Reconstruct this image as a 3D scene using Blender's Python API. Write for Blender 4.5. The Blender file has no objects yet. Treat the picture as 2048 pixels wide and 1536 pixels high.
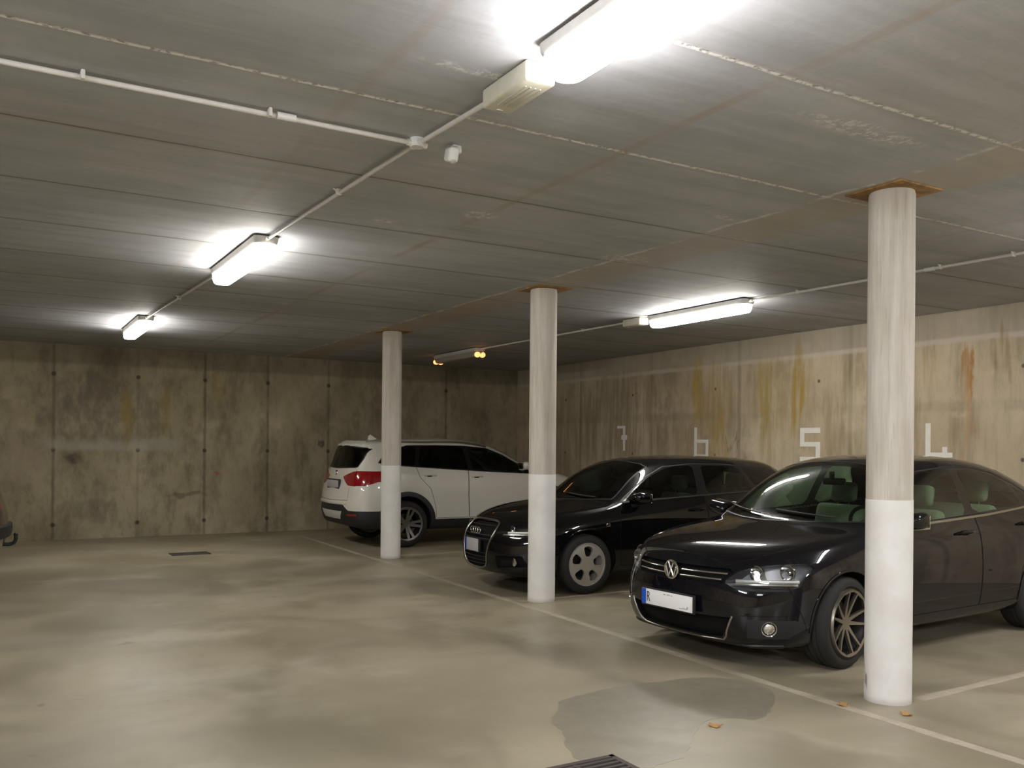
import bpy, bmesh, math, random
from mathutils import Vector, Matrix
from mathutils.bvhtree import BVHTree
R = math.radians
C = bpy.context.scene.collection
random.seed(4)

# ------------------------------------------------------------------ measures
CAM_H = 1.53
CEIL = 3.13
XR = 9.45      # right wall
YB = 15.9      # far wall
XL = -7.0
YF = -6.0
COLS = [(4.78, 3.55), (4.79, 7.56), (4.79, 11.46)]

# ------------------------------------------------------------------ materials
class NT:
    """small helper that writes shader nodes"""
    def __init__(s, name):
        s.m = bpy.data.materials.new(name); s.m.use_nodes = True
        s.t = s.m.node_tree; s.t.nodes.clear()
        s.out = s.t.nodes.new('ShaderNodeOutputMaterial')
        s.b = s.t.nodes.new('ShaderNodeBsdfPrincipled')
        s.t.links.new(s.b.outputs[0], s.out.inputs[0])
        s._pos = None
    def n(s, typ, **kw):
        nd = s.t.nodes.new(typ)
        for k, v in kw.items(): setattr(nd, k, v)
        return nd
    def link(s, a, b): s.t.links.new(a, b)
    def val(s, inp, v):
        if hasattr(v, 'is_linked') or isinstance(v, bpy.types.NodeSocket): s.link(v, inp)
        else: inp.default_value = v
    def math(s, op, a, b=0.0, c=0.0, clamp=False):
        nd = s.n('ShaderNodeMath', operation=op, use_clamp=clamp)
        s.val(nd.inputs[0], a); s.val(nd.inputs[1], b); s.val(nd.inputs[2], c)
        return nd.outputs[0]
    def geo(s):
        if s._pos is None:
            g = s.n('ShaderNodeNewGeometry'); sp = s.n('ShaderNodeSeparateXYZ')
            s.link(g.outputs['Position'], sp.inputs[0])
            s._pos = (g.outputs['Position'], sp.outputs[0], sp.outputs[1], sp.outputs[2])
        return s._pos
    def noise(s, scale, detail=4, rough=.55, sc=(1, 1, 1), off=(0, 0, 0), dist=0.0):
        mp = s.n('ShaderNodeMapping'); mp.inputs['Scale'].default_value = sc; mp.inputs['Location'].default_value = off
        s.link(s.geo()[0], mp.inputs[0])
        nz = s.n('ShaderNodeTexNoise'); nz.inputs['Scale'].default_value = scale
        nz.inputs['Detail'].default_value = detail; nz.inputs['Roughness'].default_value = rough
        nz.inputs['Distortion'].default_value = dist
        s.link(mp.outputs[0], nz.inputs['Vector'])
        return nz.outputs[0]
    def ramp(s, v, lo, hi, a=0.0, b=1.0):
        nd = s.n('ShaderNodeMapRange'); nd.clamp = True; nd.interpolation_type = 'SMOOTHSTEP'
        s.val(nd.inputs[0], v); nd.inputs[1].default_value = lo; nd.inputs[2].default_value = hi
        nd.inputs[3].default_value = a; nd.inputs[4].default_value = b
        return nd.outputs[0]
    def mix(s, f, a, b, mode='MIX'):
        nd = s.n('ShaderNodeMix', data_type='RGBA', blend_type=mode)
        s.val(nd.inputs[0], f)
        for inp, v in ((nd.inputs[6], a), (nd.inputs[7], b)):
            if isinstance(v, (tuple, list)): inp.default_value = (*v[:3], 1)
            else: s.link(v, inp)
        return nd.outputs[2]
    def line(s, coord, at, half, soft):
        d = s.math('ABSOLUTE', s.math('SUBTRACT', coord, at))
        return s.ramp(d, half, half + soft, 1, 0)
    def blob(s, cx, cz, rx, rz, ax, az):
        dx = s.math('DIVIDE', s.math('SUBTRACT', ax, cx), rx)
        dz = s.math('DIVIDE', s.math('SUBTRACT', az, cz), rz)
        d = s.math('ADD', s.math('MULTIPLY', dx, dx), s.math('MULTIPLY', dz, dz))
        return s.ramp(d, 0.15, 1.0, 1, 0)
    def mul(s, *a):
        r = a[0]
        for x in a[1:]: r = s.math('MULTIPLY', r, x)
        return r
    def mx(s, *a):
        r = a[0]
        for x in a[1:]: r = s.math('MAXIMUM', r, x)
        return r
    def finish(s, col, rough=.8, bump=None, bstr=.2, bdist=.01, spec=.5):
        s.val(s.b.inputs['Base Color'], col) if not isinstance(col, tuple) else setattr(s.b.inputs['Base Color'], 'default_value', (*col, 1))
        s.val(s.b.inputs['Roughness'], rough)
        s.b.inputs['Specular IOR Level'].default_value = spec
        if bump is not None:
            bn = s.n('ShaderNodeBump'); bn.inputs['Strength'].default_value = bstr; bn.inputs['Distance'].default_value = bdist
            s.link(bump, bn.inputs['Height']); s.link(bn.outputs[0], s.b.inputs['Normal'])
        return s.m

def simple(name, col, rough=.5, metal=0.0, coat=0.0, spec=.5, vary=.12, scale=30, emit=None, estr=0):
    t = NT(name)
    n = t.noise(scale, 3)
    lo = tuple(c * (1 - vary) for c in col); hi = tuple(min(1, c * (1 + vary)) for c in col)
    t.link(t.mix(n, lo, hi), t.b.inputs['Base Color'])
    t.b.inputs['Roughness'].default_value = rough; t.b.inputs['Metallic'].default_value = metal
    t.b.inputs['Coat Weight'].default_value = coat; t.b.inputs['Coat Roughness'].default_value = .03
    t.b.inputs['Specular IOR Level'].default_value = spec
    if emit:
        t.b.inputs['Emission Color'].default_value = (*emit, 1); t.b.inputs['Emission Strength'].default_value = estr
    return t.m

def pane_mat(name, tint, alpha=.0, gloss=1.0, ior=1.5, rough=.01):
    """thin glass: tinted see-through with fresnel reflection"""
    m = bpy.data.materials.new(name); m.use_nodes = True; t = m.node_tree; t.nodes.clear()
    out = t.nodes.new('ShaderNodeOutputMaterial'); mx = t.nodes.new('ShaderNodeMixShader')
    tr = t.nodes.new('ShaderNodeBsdfTransparent'); tr.inputs[0].default_value = (*tint, 1)
    gl = t.nodes.new('ShaderNodeBsdfGlossy'); gl.inputs[0].default_value = (gloss, gloss, gloss, 1); gl.inputs['Roughness'].default_value = rough
    fr = t.nodes.new('ShaderNodeFresnel'); fr.inputs[0].default_value = ior
    t.links.new(fr.outputs[0], mx.inputs[0]); t.links.new(tr.outputs[0], mx.inputs[1]); t.links.new(gl.outputs[0], mx.inputs[2])
    t.links.new(mx.outputs[0], out.inputs[0])
    return m

def mat_ceiling():
    t = NT('ceiling_concrete'); P, x, y, z = t.geo()
    big = t.noise(.8, 5, .6, off=(3, 1, 0)); fine = t.noise(14, 5, .6); grain = t.noise(5, 4, .6, sc=(.35, 3.5, 1))
    streak = t.noise(2.2, 5, .6, sc=(.25, 2.2, 1), off=(4, 0, 0))
    c = t.mix(t.ramp(big, .3, .7), (.37, .385, .415), (.485, .50, .535))
    c = t.mix(t.mul(t.ramp(streak, .4, .7), .5), c, (.31, .315, .33))
    c = t.mix(t.mul(t.ramp(grain, .45, .75), .2), c, (.62, .61, .61))
    c = t.mix(t.mul(t.ramp(fine, .5, .8), .2), c, (.28, .27, .25))
    # panel to panel tone
    yy = t.math('ADD', t.math('DIVIDE', t.math('SUBTRACT', y, 2.70), 1.14), 20)
    vt = t.n('ShaderNodeTexWhiteNoise', noise_dimensions='1D'); t.link(t.math('FLOOR', yy), vt.inputs['W'])
    c = t.mix(t.math('MULTIPLY', vt.outputs[0], .18), c, (.33, .32, .29))
    wob = t.math('MULTIPLY', t.math('SUBTRACT', t.noise(3, 3), .5), .02)
    fr = t.math('FRACT', t.math('ADD', yy, wob))
    dj = t.math('MULTIPLY', t.math('MINIMUM', fr, t.math('SUBTRACT', 1, fr)), 1.14)
    joint = t.ramp(dj, .004, .016, 1, 0)
    halo = t.ramp(dj, .0, .07, 1, 0)
    crumbs = t.mul(t.ramp(dj, .003, .022, 1, 0), t.ramp(t.noise(24, 3, .7), .40, .52), t.ramp(y, 4.2, 4.8, 1, 0))
    c = t.mix(t.mul(halo, .28), c, (.27, .24, .19))
    c = t.mix(t.mul(joint, t.ramp(y, 4.2, 4.8, .12, .75)), c, (.11, .10, .08))
    c = t.mix(t.mul(crumbs, .85), c, (.86, .85, .83))
    # lengthwise seams, brownish
    for sx, st in ((2.93, .55), (1.42, .2), (-.6, .3), (6.1, .35), (-2.6, .4)):
        m = t.mul(t.line(t.math('ADD', x, t.math('MULTIPLY', wob, 2.0)), sx, .012, .035), st)
        c = t.mix(t.mul(m, t.ramp(t.noise(1.5, 3), .3, .6)), c, (.36, .27, .19))
    # infill strip over the columns
    xw = t.math('ADD', x, t.math('MULTIPLY', t.math('SUBTRACT', t.noise(2.2, 4, .7), .5), .12))
    strip = t.mul(t.ramp(xw, 4.53, 4.57), t.ramp(xw, 5.02, 5.12, 1, 0))
    c = t.mix(t.mul(strip, t.ramp(t.noise(2.5, 5, .65), .25, .6, .25, .62)), c, (.45, .385, .31))
    edge = t.mul(t.line(xw, 4.545, .008, .025), t.ramp(t.noise(4, 4, .7), .4, .6))
    c = t.mix(t.mul(edge, .7), c, (.80, .76, .70))
    rust = t.mul(strip, t.ramp(y, 6.5, 9.5), t.ramp(t.noise(3, 4, .6), .35, .6))
    c = t.mix(t.mul(rust, .35), c, (.38, .23, .11))
    # efflorescence smears
    for cx, cy, rx, ry in ((3.75, 2.95, .55, .10), (2.9, 5.4, .16, .14), (2.4, 5.9, .12, .07), (4.6, 6.0, .3, .2), (4.4, 4.55, .2, .06), (1.75, 3.35, .3, .05)):
        b = t.mul(t.blob(cx, cy, rx, ry, x, y), t.ramp(t.noise(28, 4, .7), .45, .62))
        c = t.mix(t.mul(b, .6), c, (.82, .82, .81))
    h = t.math('SUBTRACT', t.math('ADD', fine, big), t.mul(joint, 2.0))
    h = t.math('ADD', h, crumbs)
    return t.finish(c, .72, h, .25, .008)

def mat_floor():
    t = NT('floor_concrete'); P, x, y, z = t.geo()
    big = t.noise(.42, 4, .5, off=(2, 7, 0)); med = t.noise(1.0, 5, .55, dist=.5, sc=(1, .7, 1)); fine = t.noise(35, 4, .6)
    sweep = t.noise(.8, 4, .55, sc=(.6, 1.3, 1), off=(9, 2, 0), dist=.6)
    c = t.mix(t.ramp(big, .3, .7), (.255, .222, .150), (.385, .336, .236))
    c = t.mix(t.mul(t.ramp(med, .45, .68), .65), c, (.19, .165, .11))
    c = t.mix(t.mul(t.ramp(sweep, .48, .72), .6), c, (.22, .195, .145))
    c = t.mix(t.mul(t.ramp(t.noise(1.1, 4, .6, off=(5, 5, 5)), .52, .7), .4), c, (.47, .43, .335))
    c = t.mix(t.mul(t.ramp(fine, .55, .75), .18), c, (.2, .18, .14))
    spots = t.ramp(t.noise(4.5, 2, .5, off=(1, 4, 2)), .70, .76)
    c = t.mix(t.mul(spots, .5), c, (.14, .12, .09))
    # darker floor patches below and in front of the two black cars
    bay_dark = t.mx(t.blob(5.6, 5.1, 1.4, 1.2, x, y), t.blob(4.5, 8.6, 1.2, .9, x, y), t.blob(3.9, 5.4, .8, .45, x, y), t.blob(3.6, 9.4, 1.3, .5, x, y))
    c = t.mix(t.mul(bay_dark, t.ramp(med, .3, .6), .5), c, (.17, .145, .10))
    rr = t.ramp(med, .3, .7, .52, .34)
    h = t.math('ADD', fine, med)
    return t.finish(c, rr, h, .12, .004, spec=.45)

def mat_wall(back):
    t = NT('wall_concrete_far' if back else 'wall_concrete_side'); P, x, y, z = t.geo()
    u = x if back else y
    sc = (1, 1, .45) if back else (1, 1, .14)
    vs = t.noise(3.2, 6, .65, sc=sc, off=(2, 3, 0)); vs2 = t.noise(9, 5, .6, sc=sc)
    big = t.noise(.7, 5, .6); cloud = t.noise(1.8, 5, .62, off=(4, 1, 2)); fine = t.noise(26, 4, .65)
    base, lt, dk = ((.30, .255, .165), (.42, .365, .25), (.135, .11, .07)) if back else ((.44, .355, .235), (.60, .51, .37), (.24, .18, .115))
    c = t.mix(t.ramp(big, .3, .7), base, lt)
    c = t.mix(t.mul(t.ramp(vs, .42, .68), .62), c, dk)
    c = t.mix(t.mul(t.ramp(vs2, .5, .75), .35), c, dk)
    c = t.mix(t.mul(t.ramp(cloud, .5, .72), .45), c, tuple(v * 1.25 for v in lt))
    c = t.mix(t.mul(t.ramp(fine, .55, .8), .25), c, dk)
    holes = None
    if back:
        for jx, st in ((.87, .5), (2.12, .2), (3.19, .5), (4.27, .55), (5.39, .4), (6.6, .4), (7.8, .5), (-.4, .5), (-2.1, .5), (-4.2, .5)):
            wx = t.math('ADD', x, t.math('MULTIPLY', t.math('SUBTRACT', t.noise(4, 3), .5), .02))
            c = t.mix(t.mul(t.line(wx, jx, .004, .035), st, t.ramp(cloud, .25, .6, .5, 1)), c, (.06, .048, .032))
            c = t.mix(t.mul(t.line(wx, jx + .07, .02, .04), st * .3), c, (.42, .38, .30))
            for hz in (.24, 1.44, 2.65):
                b = t.blob(jx, hz, .045, .045, x, z)
                c = t.mix(t.mul(b, .8), c, (.04, .032, .02))
        hl = t.mul(t.line(t.math('ADD', z, t.math('MULTIPLY', vs, .05)), 1.56, .05, .10), t.blob(1.75, 1.56, 1.4, .5, x, z))
        c = t.mix(t.mul(hl, .55), c, (.42, .39, .33))
        up = t.mul(t.ramp(z, 1.5, 1.62), t.blob(1.5, 2.1, 1.1, 1.0, x, z))
        c = t.mix(t.mul(up, .55, t.ramp(vs2, .3, .6)), c, (.16, .14, .11))
        xw_ = t.math('ADD', x, t.math('MULTIPLY', t.math('SUBTRACT', t.noise(3, 5, .7), .5), .25)); zw_ = t.math('ADD', z, t.math('MULTIPLY', t.math('SUBTRACT', t.noise(4, 4, .6, off=(3, 3, 3)), .5), .35))
        for cx, cz, rx, rz, col, st in ((1.95, 2.0, .12, .55, (.33, .23, .07), .7), (2.55, 2.2, .10, .6, (.30, .22, .07), .6), (3.4, 2.55, .10, .35, (.33, .24, .07), .6),
                                        (1.15, 1.32, .16, .11, (.08, .065, .045), .8), (5.25, 1.58, .08, .06, (.05, .04, .028), .9),
                                        (3.42, 1.05, .05, .06, (.35, .10, .05), .8), (4.7, 2.2, .5, .55, (.42, .36, .24), .5), (3.75, 1.3, .45, .35, (.44, .38, .27), .4),
                                        (1.5, .45, .5, .25, (.15, .13, .095), .6), (2.9, .7, .45, .05, (.12, .10, .07), .6), (.45, 1.3, .45, .6, (.36, .29, .22), .5)):
            b = t.mul(t.blob(cx, cz, rx, rz, xw_, zw_), t.ramp(t.noise(7, 4, .6, sc=(1, 1, .4)), .3, .6))
            c = t.mix(t.mul(b, st), c, col)
        c = t.mix(t.mul(t.ramp(z, 2.78, 2.86), .45), c, (.10, .085, .06))  # shadow line under the ceiling, put into the wall colour
    else:
        for jy, st in ((11.55, .35), (9.55, .4), (7.6, .5), (4.9, .45), (2.6, .4), (13.6, .4), (.4, .4), (-2, .4)):
            wy = t.math('ADD', y, t.math('MULTIPLY', t.math('SUBTRACT', t.noise(4, 3), .5), .02))
            c = t.mix(t.mul(t.line(wy, jy, .012, .04), st), c, (.15, .12, .08))
            for hz in (.3, 1.45, 2.45):
                c = t.mix(t.mul(t.blob(jy + .5, hz, .03, .03, y, z), .8), c, (.05, .04, .03))
        zz = t.math('ADD', z, t.math('MULTIPLY', t.math('SUBTRACT', t.noise(3, 3), .5), .04))
        c = t.mix(t.mul(t.ramp(zz, 2.80, 2.84), .6), c, (.36, .325, .265))
        c = t.mix(t.mul(t.line(zz, 2.80, .01, .04), .6, t.ramp(vs, .3, .6)), c, (.60, .56, .49))
        c = t.mix(t.mul(t.line(zz, 2.05, .02, .08), .3, t.ramp(cloud, .35, .6)), c, (.22, .18, .12))
        yw = t.math('ADD', y, t.math('MULTIPLY', t.math('SUBTRACT', t.noise(3, 5, .7, sc=(1, 1, .5)), .5), .35)); zw = t.math('ADD', z, t.math('MULTIPLY', t.math('SUBTRACT', t.noise(9, 4, .6, sc=(1, 1, .08)), .5), 1.1))
        for cx, cz, rx, rz, col, st in ((10.45, 2.45, .12, .5, (.50, .33, .05), .85), (10.05, 2.3, .35, .65, (.36, .25, .08), .6), (9.95, 1.55, .18, .55, (.42, .28, .07), .7),
                                        (9.05, 2.25, .12, .75, (.42, .30, .07), .8), (8.75, 2.3, .55, .6, (.35, .26, .10), .45), (8.45, 2.4, .10, .6, (.40, .26, .05), .85),
                                        (9.0, 1.6, .15, .6, (.33, .25, .10), .5), (6.02, 2.42, .07, .30, (.40, .19, .05), .9), (6.05, 1.95, .05, .75, (.45, .28, .13), .7),
                                        (5.6, 2.55, .10, .35, (.26, .18, .09), .6), (5.35, 2.5, .06, .3, (.26, .18, .09), .5), (6.5, 2.5, .12, .3, (.48, .32, .13), .4),
                                        (9.7, 1.62, .18, .04, (.17, .10, .05), .7), (7.9, 1.9, .12, .6, (.30, .23, .14), .5), (7.3, 2.0, .5, .5, (.55, .48, .36), .4),
                                        (12.5, 2.0, 1.2, .9, (.20, .155, .10), .55), (10.6, 1.7, .25, .35, (.28, .2, .11), .4), (3.6, 2.3, .12, .6, (.40, .27, .09), .6), (1.6, 2.0, .2, .8, (.40, .27, .09), .5)):
            b = t.mul(t.blob(cx, cz, rx * 1.3, rz * 1.1, yw, zw), t.ramp(t.noise(13, 4, .65, sc=(1, 1, .06)), .38, .6, .15, 1))
            c = t.mix(t.mul(b, st), c, col)
    h = t.math('ADD', fine, vs2)
    return t.finish(c, .85, h, .3, .006, spec=.3)

def mat_column(painted):
    t = NT('column_white_paint' if painted else 'column_concrete'); P, x, y, z = t.geo()
    vs = t.noise(20, 5, .6, sc=(1, 1, .07)); vs2 = t.noise(55, 4, .6, sc=(1, 1, .05)); big = t.noise(2.5, 4, .6)
    if painted:
        c = t.mix(t.ramp(big, .35, .7), (.80, .79, .77), (.70, .68, .65))
        c = t.mix(t.mul(t.ramp(t.noise(9, 4, .6, sc=(1, 1, .35), off=(3, 3, 1)), .68, .74), t.ramp(z, .35, .75, 1, 0)), c, (.33, .27, .24))
        c = t.mix(t.ramp(z, .0, .05, .6, 0), c, (.42, .38, .32))
        return t.finish(c, .55, t.math('ADD', vs, big), .15, .004)
    c = t.mix(t.ramp(vs, .3, .7), (.60, .56, .50), (.46, .42, .35))
    c = t.mix(t.mul(t.ramp(vs2, .55, .75), .5), c, (.26, .215, .165))
    c = t.mix(t.mul(t.ramp(big, .45, .7), .4), c, (.60, .58, .54))
    c = t.mix(t.ramp(z, CEIL - .16, CEIL - .02, 0, .35), c, (.36, .33, .29))
    return t.finish(c, .8, t.math('ADD', vs, vs2), .3, .004)

def mat_rust():
    t = NT('rusty_steel'); P, x, y, z = t.geo()
    n = t.noise(14, 5, .65)
    c = t.mix(t.ramp(n, .35, .65), (.16, .085, .03), (.30, .175, .05))
    return t.finish(c, .75, n, .3, .003)

def mat_line():
    t = NT('worn_line_paint')
    n = t.noise(6, 5, .7); n2 = t.noise(1.2, 3, .6)
    c = t.mix(t.ramp(n, .35, .65), (.47, .41, .315), (.37, .325, .24))
    c = t.mix(t.mul(t.ramp(n2, .45, .65), .6), c, (.34, .30, .215))
    return t.finish(c, .6, n, .1, .002)

def mat_damp():
    t = NT('damp_concrete')
    n = t.noise(3, 5, .6); f = t.noise(40, 3)
    c = t.mix(t.ramp(n, .3, .7), (.235, .21, .155), (.275, .245, .185))
    return t.finish(c, t.ramp(n, .3, .7, .42, .30), f, .05, .002)

M = {}
def mats():
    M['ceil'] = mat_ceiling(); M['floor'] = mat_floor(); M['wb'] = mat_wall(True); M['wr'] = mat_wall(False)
    M['col'] = mat_column(False); M['colp'] = mat_column(True); M['rust'] = mat_rust(); M['line'] = mat_line(); M['damp'] = mat_damp()
    M['wnum'] = simple('number_white_paint', (.82, .79, .72), .7, scale=12, vary=.1)
    M['pipe'] = simple('grey_pvc', (.62, .60, .57), .45)
    M['tray'] = simple('lamp_housing_grey', (.50, .49, .46), .5)
    M['cream'] = simple('cream_plastic', (.62, .60, .49), .5)
    M['white'] = simple('white_plastic', (.70, .70, .68), .4)
    M['lamp'] = simple('lamp_diffuser_lit', (.9, .9, .88), .4, emit=(1.0, .955, .875), estr=LAMP)
    M['lampc'] = simple('lamp_diffuser_lit_cool', (.9, .9, .9), .4, emit=(1.0, .965, .945), estr=LAMP * 1.3)
    M['lampfill'] = simple('lamp_diffuser_added_fill', (.9, .9, .9), .4, emit=(.90, .93, 1.0), estr=LAMP * 3.8)  # strong cool glow for the added lamps out of view
    M['lampoff'] = simple('lamp_diffuser_off', (.33, .30, .26), .35)
    M['orange'] = simple('failing_tube_glow', (.8, .4, .2), .5, emit=(1.0, .36, .11), estr=.95)
    M['iron'] = simple('cast_iron', (.075, .06, .055), .55, metal=.3)
    M['pit'] = simple('dark_pit', (.01, .009, .008), .9)
    M['leaf'] = simple('dry_leaf', (.42, .22, .07), .8)
    M['black'] = simple('car_paint_black', (.004, .004, .0045), .3, coat=1.0, spec=.0)
    M['navy'] = simple('car_paint_midnight', (.0045, .0045, .007), .3, coat=1.0, spec=.0)
    M['carwhite'] = simple('car_paint_white', (.66, .64, .58), .28, coat=1.0, vary=.02)
    M['brown'] = simple('car_paint_brown', (.045, .025, .018), .22, coat=1.0)
    M['trim'] = simple('black_trim_plastic', (.014, .014, .015), .5)
    M['under'] = simple('underbody_black', (.006, .006, .006), .9, spec=.2)
    M['chrome'] = simple('chrome', (.82, .81, .79), .12, metal=1.0, vary=.03)
    M['satin'] = simple('satin_metal', (.42, .40, .36), .28, metal=1.0, vary=.05)
    M['alloy'] = simple('alloy_silver', (.30, .27, .235), .32, metal=.85, vary=.06)
    M['alloyb'] = simple('alloy_bright', (.52, .49, .44), .38, metal=.6, vary=.05)
    M['alloyd'] = simple('alloy_dark', (.20, .19, .18), .3, metal=.85, vary=.06)
    M['disc'] = simple('brake_steel', (.04, .038, .036), .5, metal=.8)
    M['rubber'] = simple('tyre_rubber', (.022, .021, .020), .75, spec=.35)
    M['glass'] = pane_mat('green_tinted_glass', (.50, .66, .53))
    M['glassd'] = pane_mat('dark_privacy_glass', (.055, .06, .055), gloss=.7)
    M['glassm'] = pane_mat('smoked_green_glass', (.34, .44, .35))
    M['lens'] = pane_mat('clear_lens', (.90, .92, .92))
    M['redl'] = simple('red_tail_lens', (.26, .003, .006), .12, coat=1.0)
    M['redd'] = simple('dark_red_lens', (.05, .004, .005), .1, coat=1.0)
    M['seatl'] = simple('light_beige_upholstery', (.50, .47, .39), .85)
    M['seatd'] = simple('dark_upholstery', (.10, .10, .095), .9)
    M['dash'] = simple('dashboard_grey', (.11, .11, .105), .7)
    M['plate'] = simple('number_plate_white', (.90, .90, .90), .3, vary=.02)
    M['plateg'] = simple('number_plate_grey', (.40, .39, .40), .4, vary=.1, scale=60)
    M['skid'] = simple('skid_plate_silver', (.62, .61, .58), .4, metal=.2)
    M['gloss'] = simple('gloss_black_pillar', (.008, .008, .009), .15)
    M['bowl'] = simple('headlight_bowl_silver', (.20, .20, .215), .35, metal=.6)
    M['blue'] = simple('plate_blue', (.01, .09, .55), .35)
    M['ink'] = simple('plate_ink', (.03, .03, .035), .5)
    M['smudge'] = simple('plate_smudge_grey', (.42, .42, .44), .5)
    M['mirror'] = simple('mirror_glass', (.8, .8, .8), .03, metal=1.0, vary=.01)
    M['dgreen'] = simple('dark_green_interior', (.02, .08, .045), .7)

LAMP = 21.0

# ------------------------------------------------------------------ mesh helpers
def sharpen(bm, ang=35):
    bm.normal_update()
    for e in bm.edges:
        if len(e.link_faces) == 2:
            e.smooth = e.calc_face_angle(0) < R(ang)
    for f in bm.faces: f.smooth = True

def obj(name, bm, mat, parent=None, smooth=True, ang=35):
    if smooth: sharpen(bm, ang)
    me = bpy.data.meshes.new(name); bm.to_mesh(me); bm.free()
    for m in (mat if isinstance(mat, (list, tuple)) else [mat]): me.materials.append(m)
    o = bpy.data.objects.new(name, me); C.objects.link(o)
    if parent: o.parent = parent
    return o

def tag(o, label, cat, group=None, kind=None):
    o['label'] = label; o['category'] = cat
    if group: o['group'] = group
    if kind: o['kind'] = kind
    return o

def struct(name, bm, mat):
    o = obj(name, bm, mat, smooth=False); o['kind'] = 'structure'; return o

def thing(name, label, cat, loc=(0, 0, 0), rz=0, group=None):
    o = bpy.data.objects.new(name, None); C.objects.link(o); o.empty_display_size = .2
    o.location = loc; o.rotation_euler = (0, 0, rz)
    return tag(o, label, cat, group)

def box(bm, c, s, bev=0.0, seg=2, mi=0, mtx=None):
    r = bmesh.ops.create_cube(bm, size=1)
    vs = r['verts']
    bmesh.ops.scale(bm, vec=s, verts=vs)
    if bev > 0:
        es = list({e for v in vs for e in v.link_edges})
        rb = bmesh.ops.bevel(bm, geom=es, offset=bev, segments=seg, affect='EDGES', profile=.5)
        vs = list({v for f in rb['faces'] for v in f.verts} | {v for v in vs if v.is_valid})
    if mtx is not None: bmesh.ops.transform(bm, matrix=mtx, verts=vs)
    bmesh.ops.translate(bm, vec=c, verts=vs)
    if mi:
        for f in {f for v in vs for f in v.link_faces}: f.material_index = mi
    return vs

def new(): return bmesh.new()

def boxbm(c, s, bev=0.0, seg=2, mtx=None):
    b = new(); box(b, c, s, bev, seg, 0, mtx); return b

def lathe(bm, prof, axis='z', seg=32, c=(0, 0, 0), close=False):
    rings = []
    for r, h in prof:
        ring = []
        for i in range(seg):
            a = 2 * math.pi * i / seg; p, q = r * math.cos(a), r * math.sin(a)
            v = {'z': (p, q, h), 'y': (p, h, q), 'x': (h, p, q)}[axis]
            ring.append(bm.verts.new(Vector(v) + Vector(c)))
        rings.append(ring)
    pairs = list(zip(rings, rings[1:]))
    if close: pairs.append((rings[-1], rings[0]))
    for a, b in pairs:
        for i in range(seg):
            j = (i + 1) % seg; bm.faces.new((a[i], a[j], b[j], b[i]))
    if not close:
        for ring, (r, h) in ((rings[0], prof[0]), (rings[-1], prof[-1])):
            if r > 1e-4: bm.faces.new(ring)
    bmesh.ops.remove_doubles(bm, verts=[v for r in rings for v in r], dist=1e-5)
    bmesh.ops.recalc_face_normals(bm, faces=bm.faces)
    return bm

def tube(bm, pts, r, seg=10, cap=True, rads=None):
    pts = [Vector(p) for p in pts]; rings = []
    n = len(pts); up = None
    for i, p in enumerate(pts):
        d = (pts[min(i + 1, n - 1)] - pts[max(i - 1, 0)]).normalized()
        if up is None: up = d.orthogonal().normalized()
        a = d.cross(up)
        if a.length < 1e-6: a = d.orthogonal()
        a.normalize(); b = a.cross(d).normalized(); up = b
        rr = rads[i] if rads else r
        rings.append([bm.verts.new(p + a * rr * math.cos(2 * math.pi * k / seg) + b * rr * math.sin(2 * math.pi * k / seg)) for k in range(seg)])
    for A, B in zip(rings, rings[1:]):
        for k in range(seg):
            j = (k + 1) % seg; bm.faces.new((A[k], A[j], B[j], B[k]))
    if cap: bm.faces.new(rings[0]); bm.faces.new(rings[-1][::-1])
    bmesh.ops.recalc_face_normals(bm, faces=bm.faces)
    return bm

def prism(bm, poly, z0, z1, frame=None):
    """poly in (a,b); extruded along third axis; frame maps (a,b,h)->Vector"""
    fr = frame or (lambda a, b, h: Vector((a, b, h)))
    lo = [bm.verts.new(fr(a, b, z0)) for a, b in poly]; hi = [bm.verts.new(fr(a, b, z1)) for a, b in poly]
    bm.faces.new(lo[::-1]); bm.faces.new(hi)
    for i in range(len(poly)):
        j = (i + 1) % len(poly); bm.faces.new((lo[i], lo[j], hi[j], hi[i]))
    bmesh.ops.recalc_face_normals(bm, faces=bm.faces)
    return bm

def smooth_poly(poly, it=2, w=.22):
    for _ in range(it):
        out = []
        for i in range(len(poly)):
            a, b = Vector(poly[i]), Vector(poly[(i + 1) % len(poly)])
            out.append(tuple(a.lerp(b, w))); out.append(tuple(a.lerp(b, 1 - w)))
        poly = out
    return poly

def inpoly(p, poly):
    x, y = p; c = False; n = len(poly); j = n - 1
    for i in range(n):
        xi, yi = poly[i]; xj, yj = poly[j]
        if (yi > y) != (yj > y) and x < (xj - xi) * (y - yi) / (yj - yi) + xi: c = not c
        j = i
    return c

VIEW = {'side': (0, 2, Vector((0, 1, 0))), 'front': (1, 2, Vector((1, 0, 0))), 'top': (0, 1, Vector((0, 0, 1)))}

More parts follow.
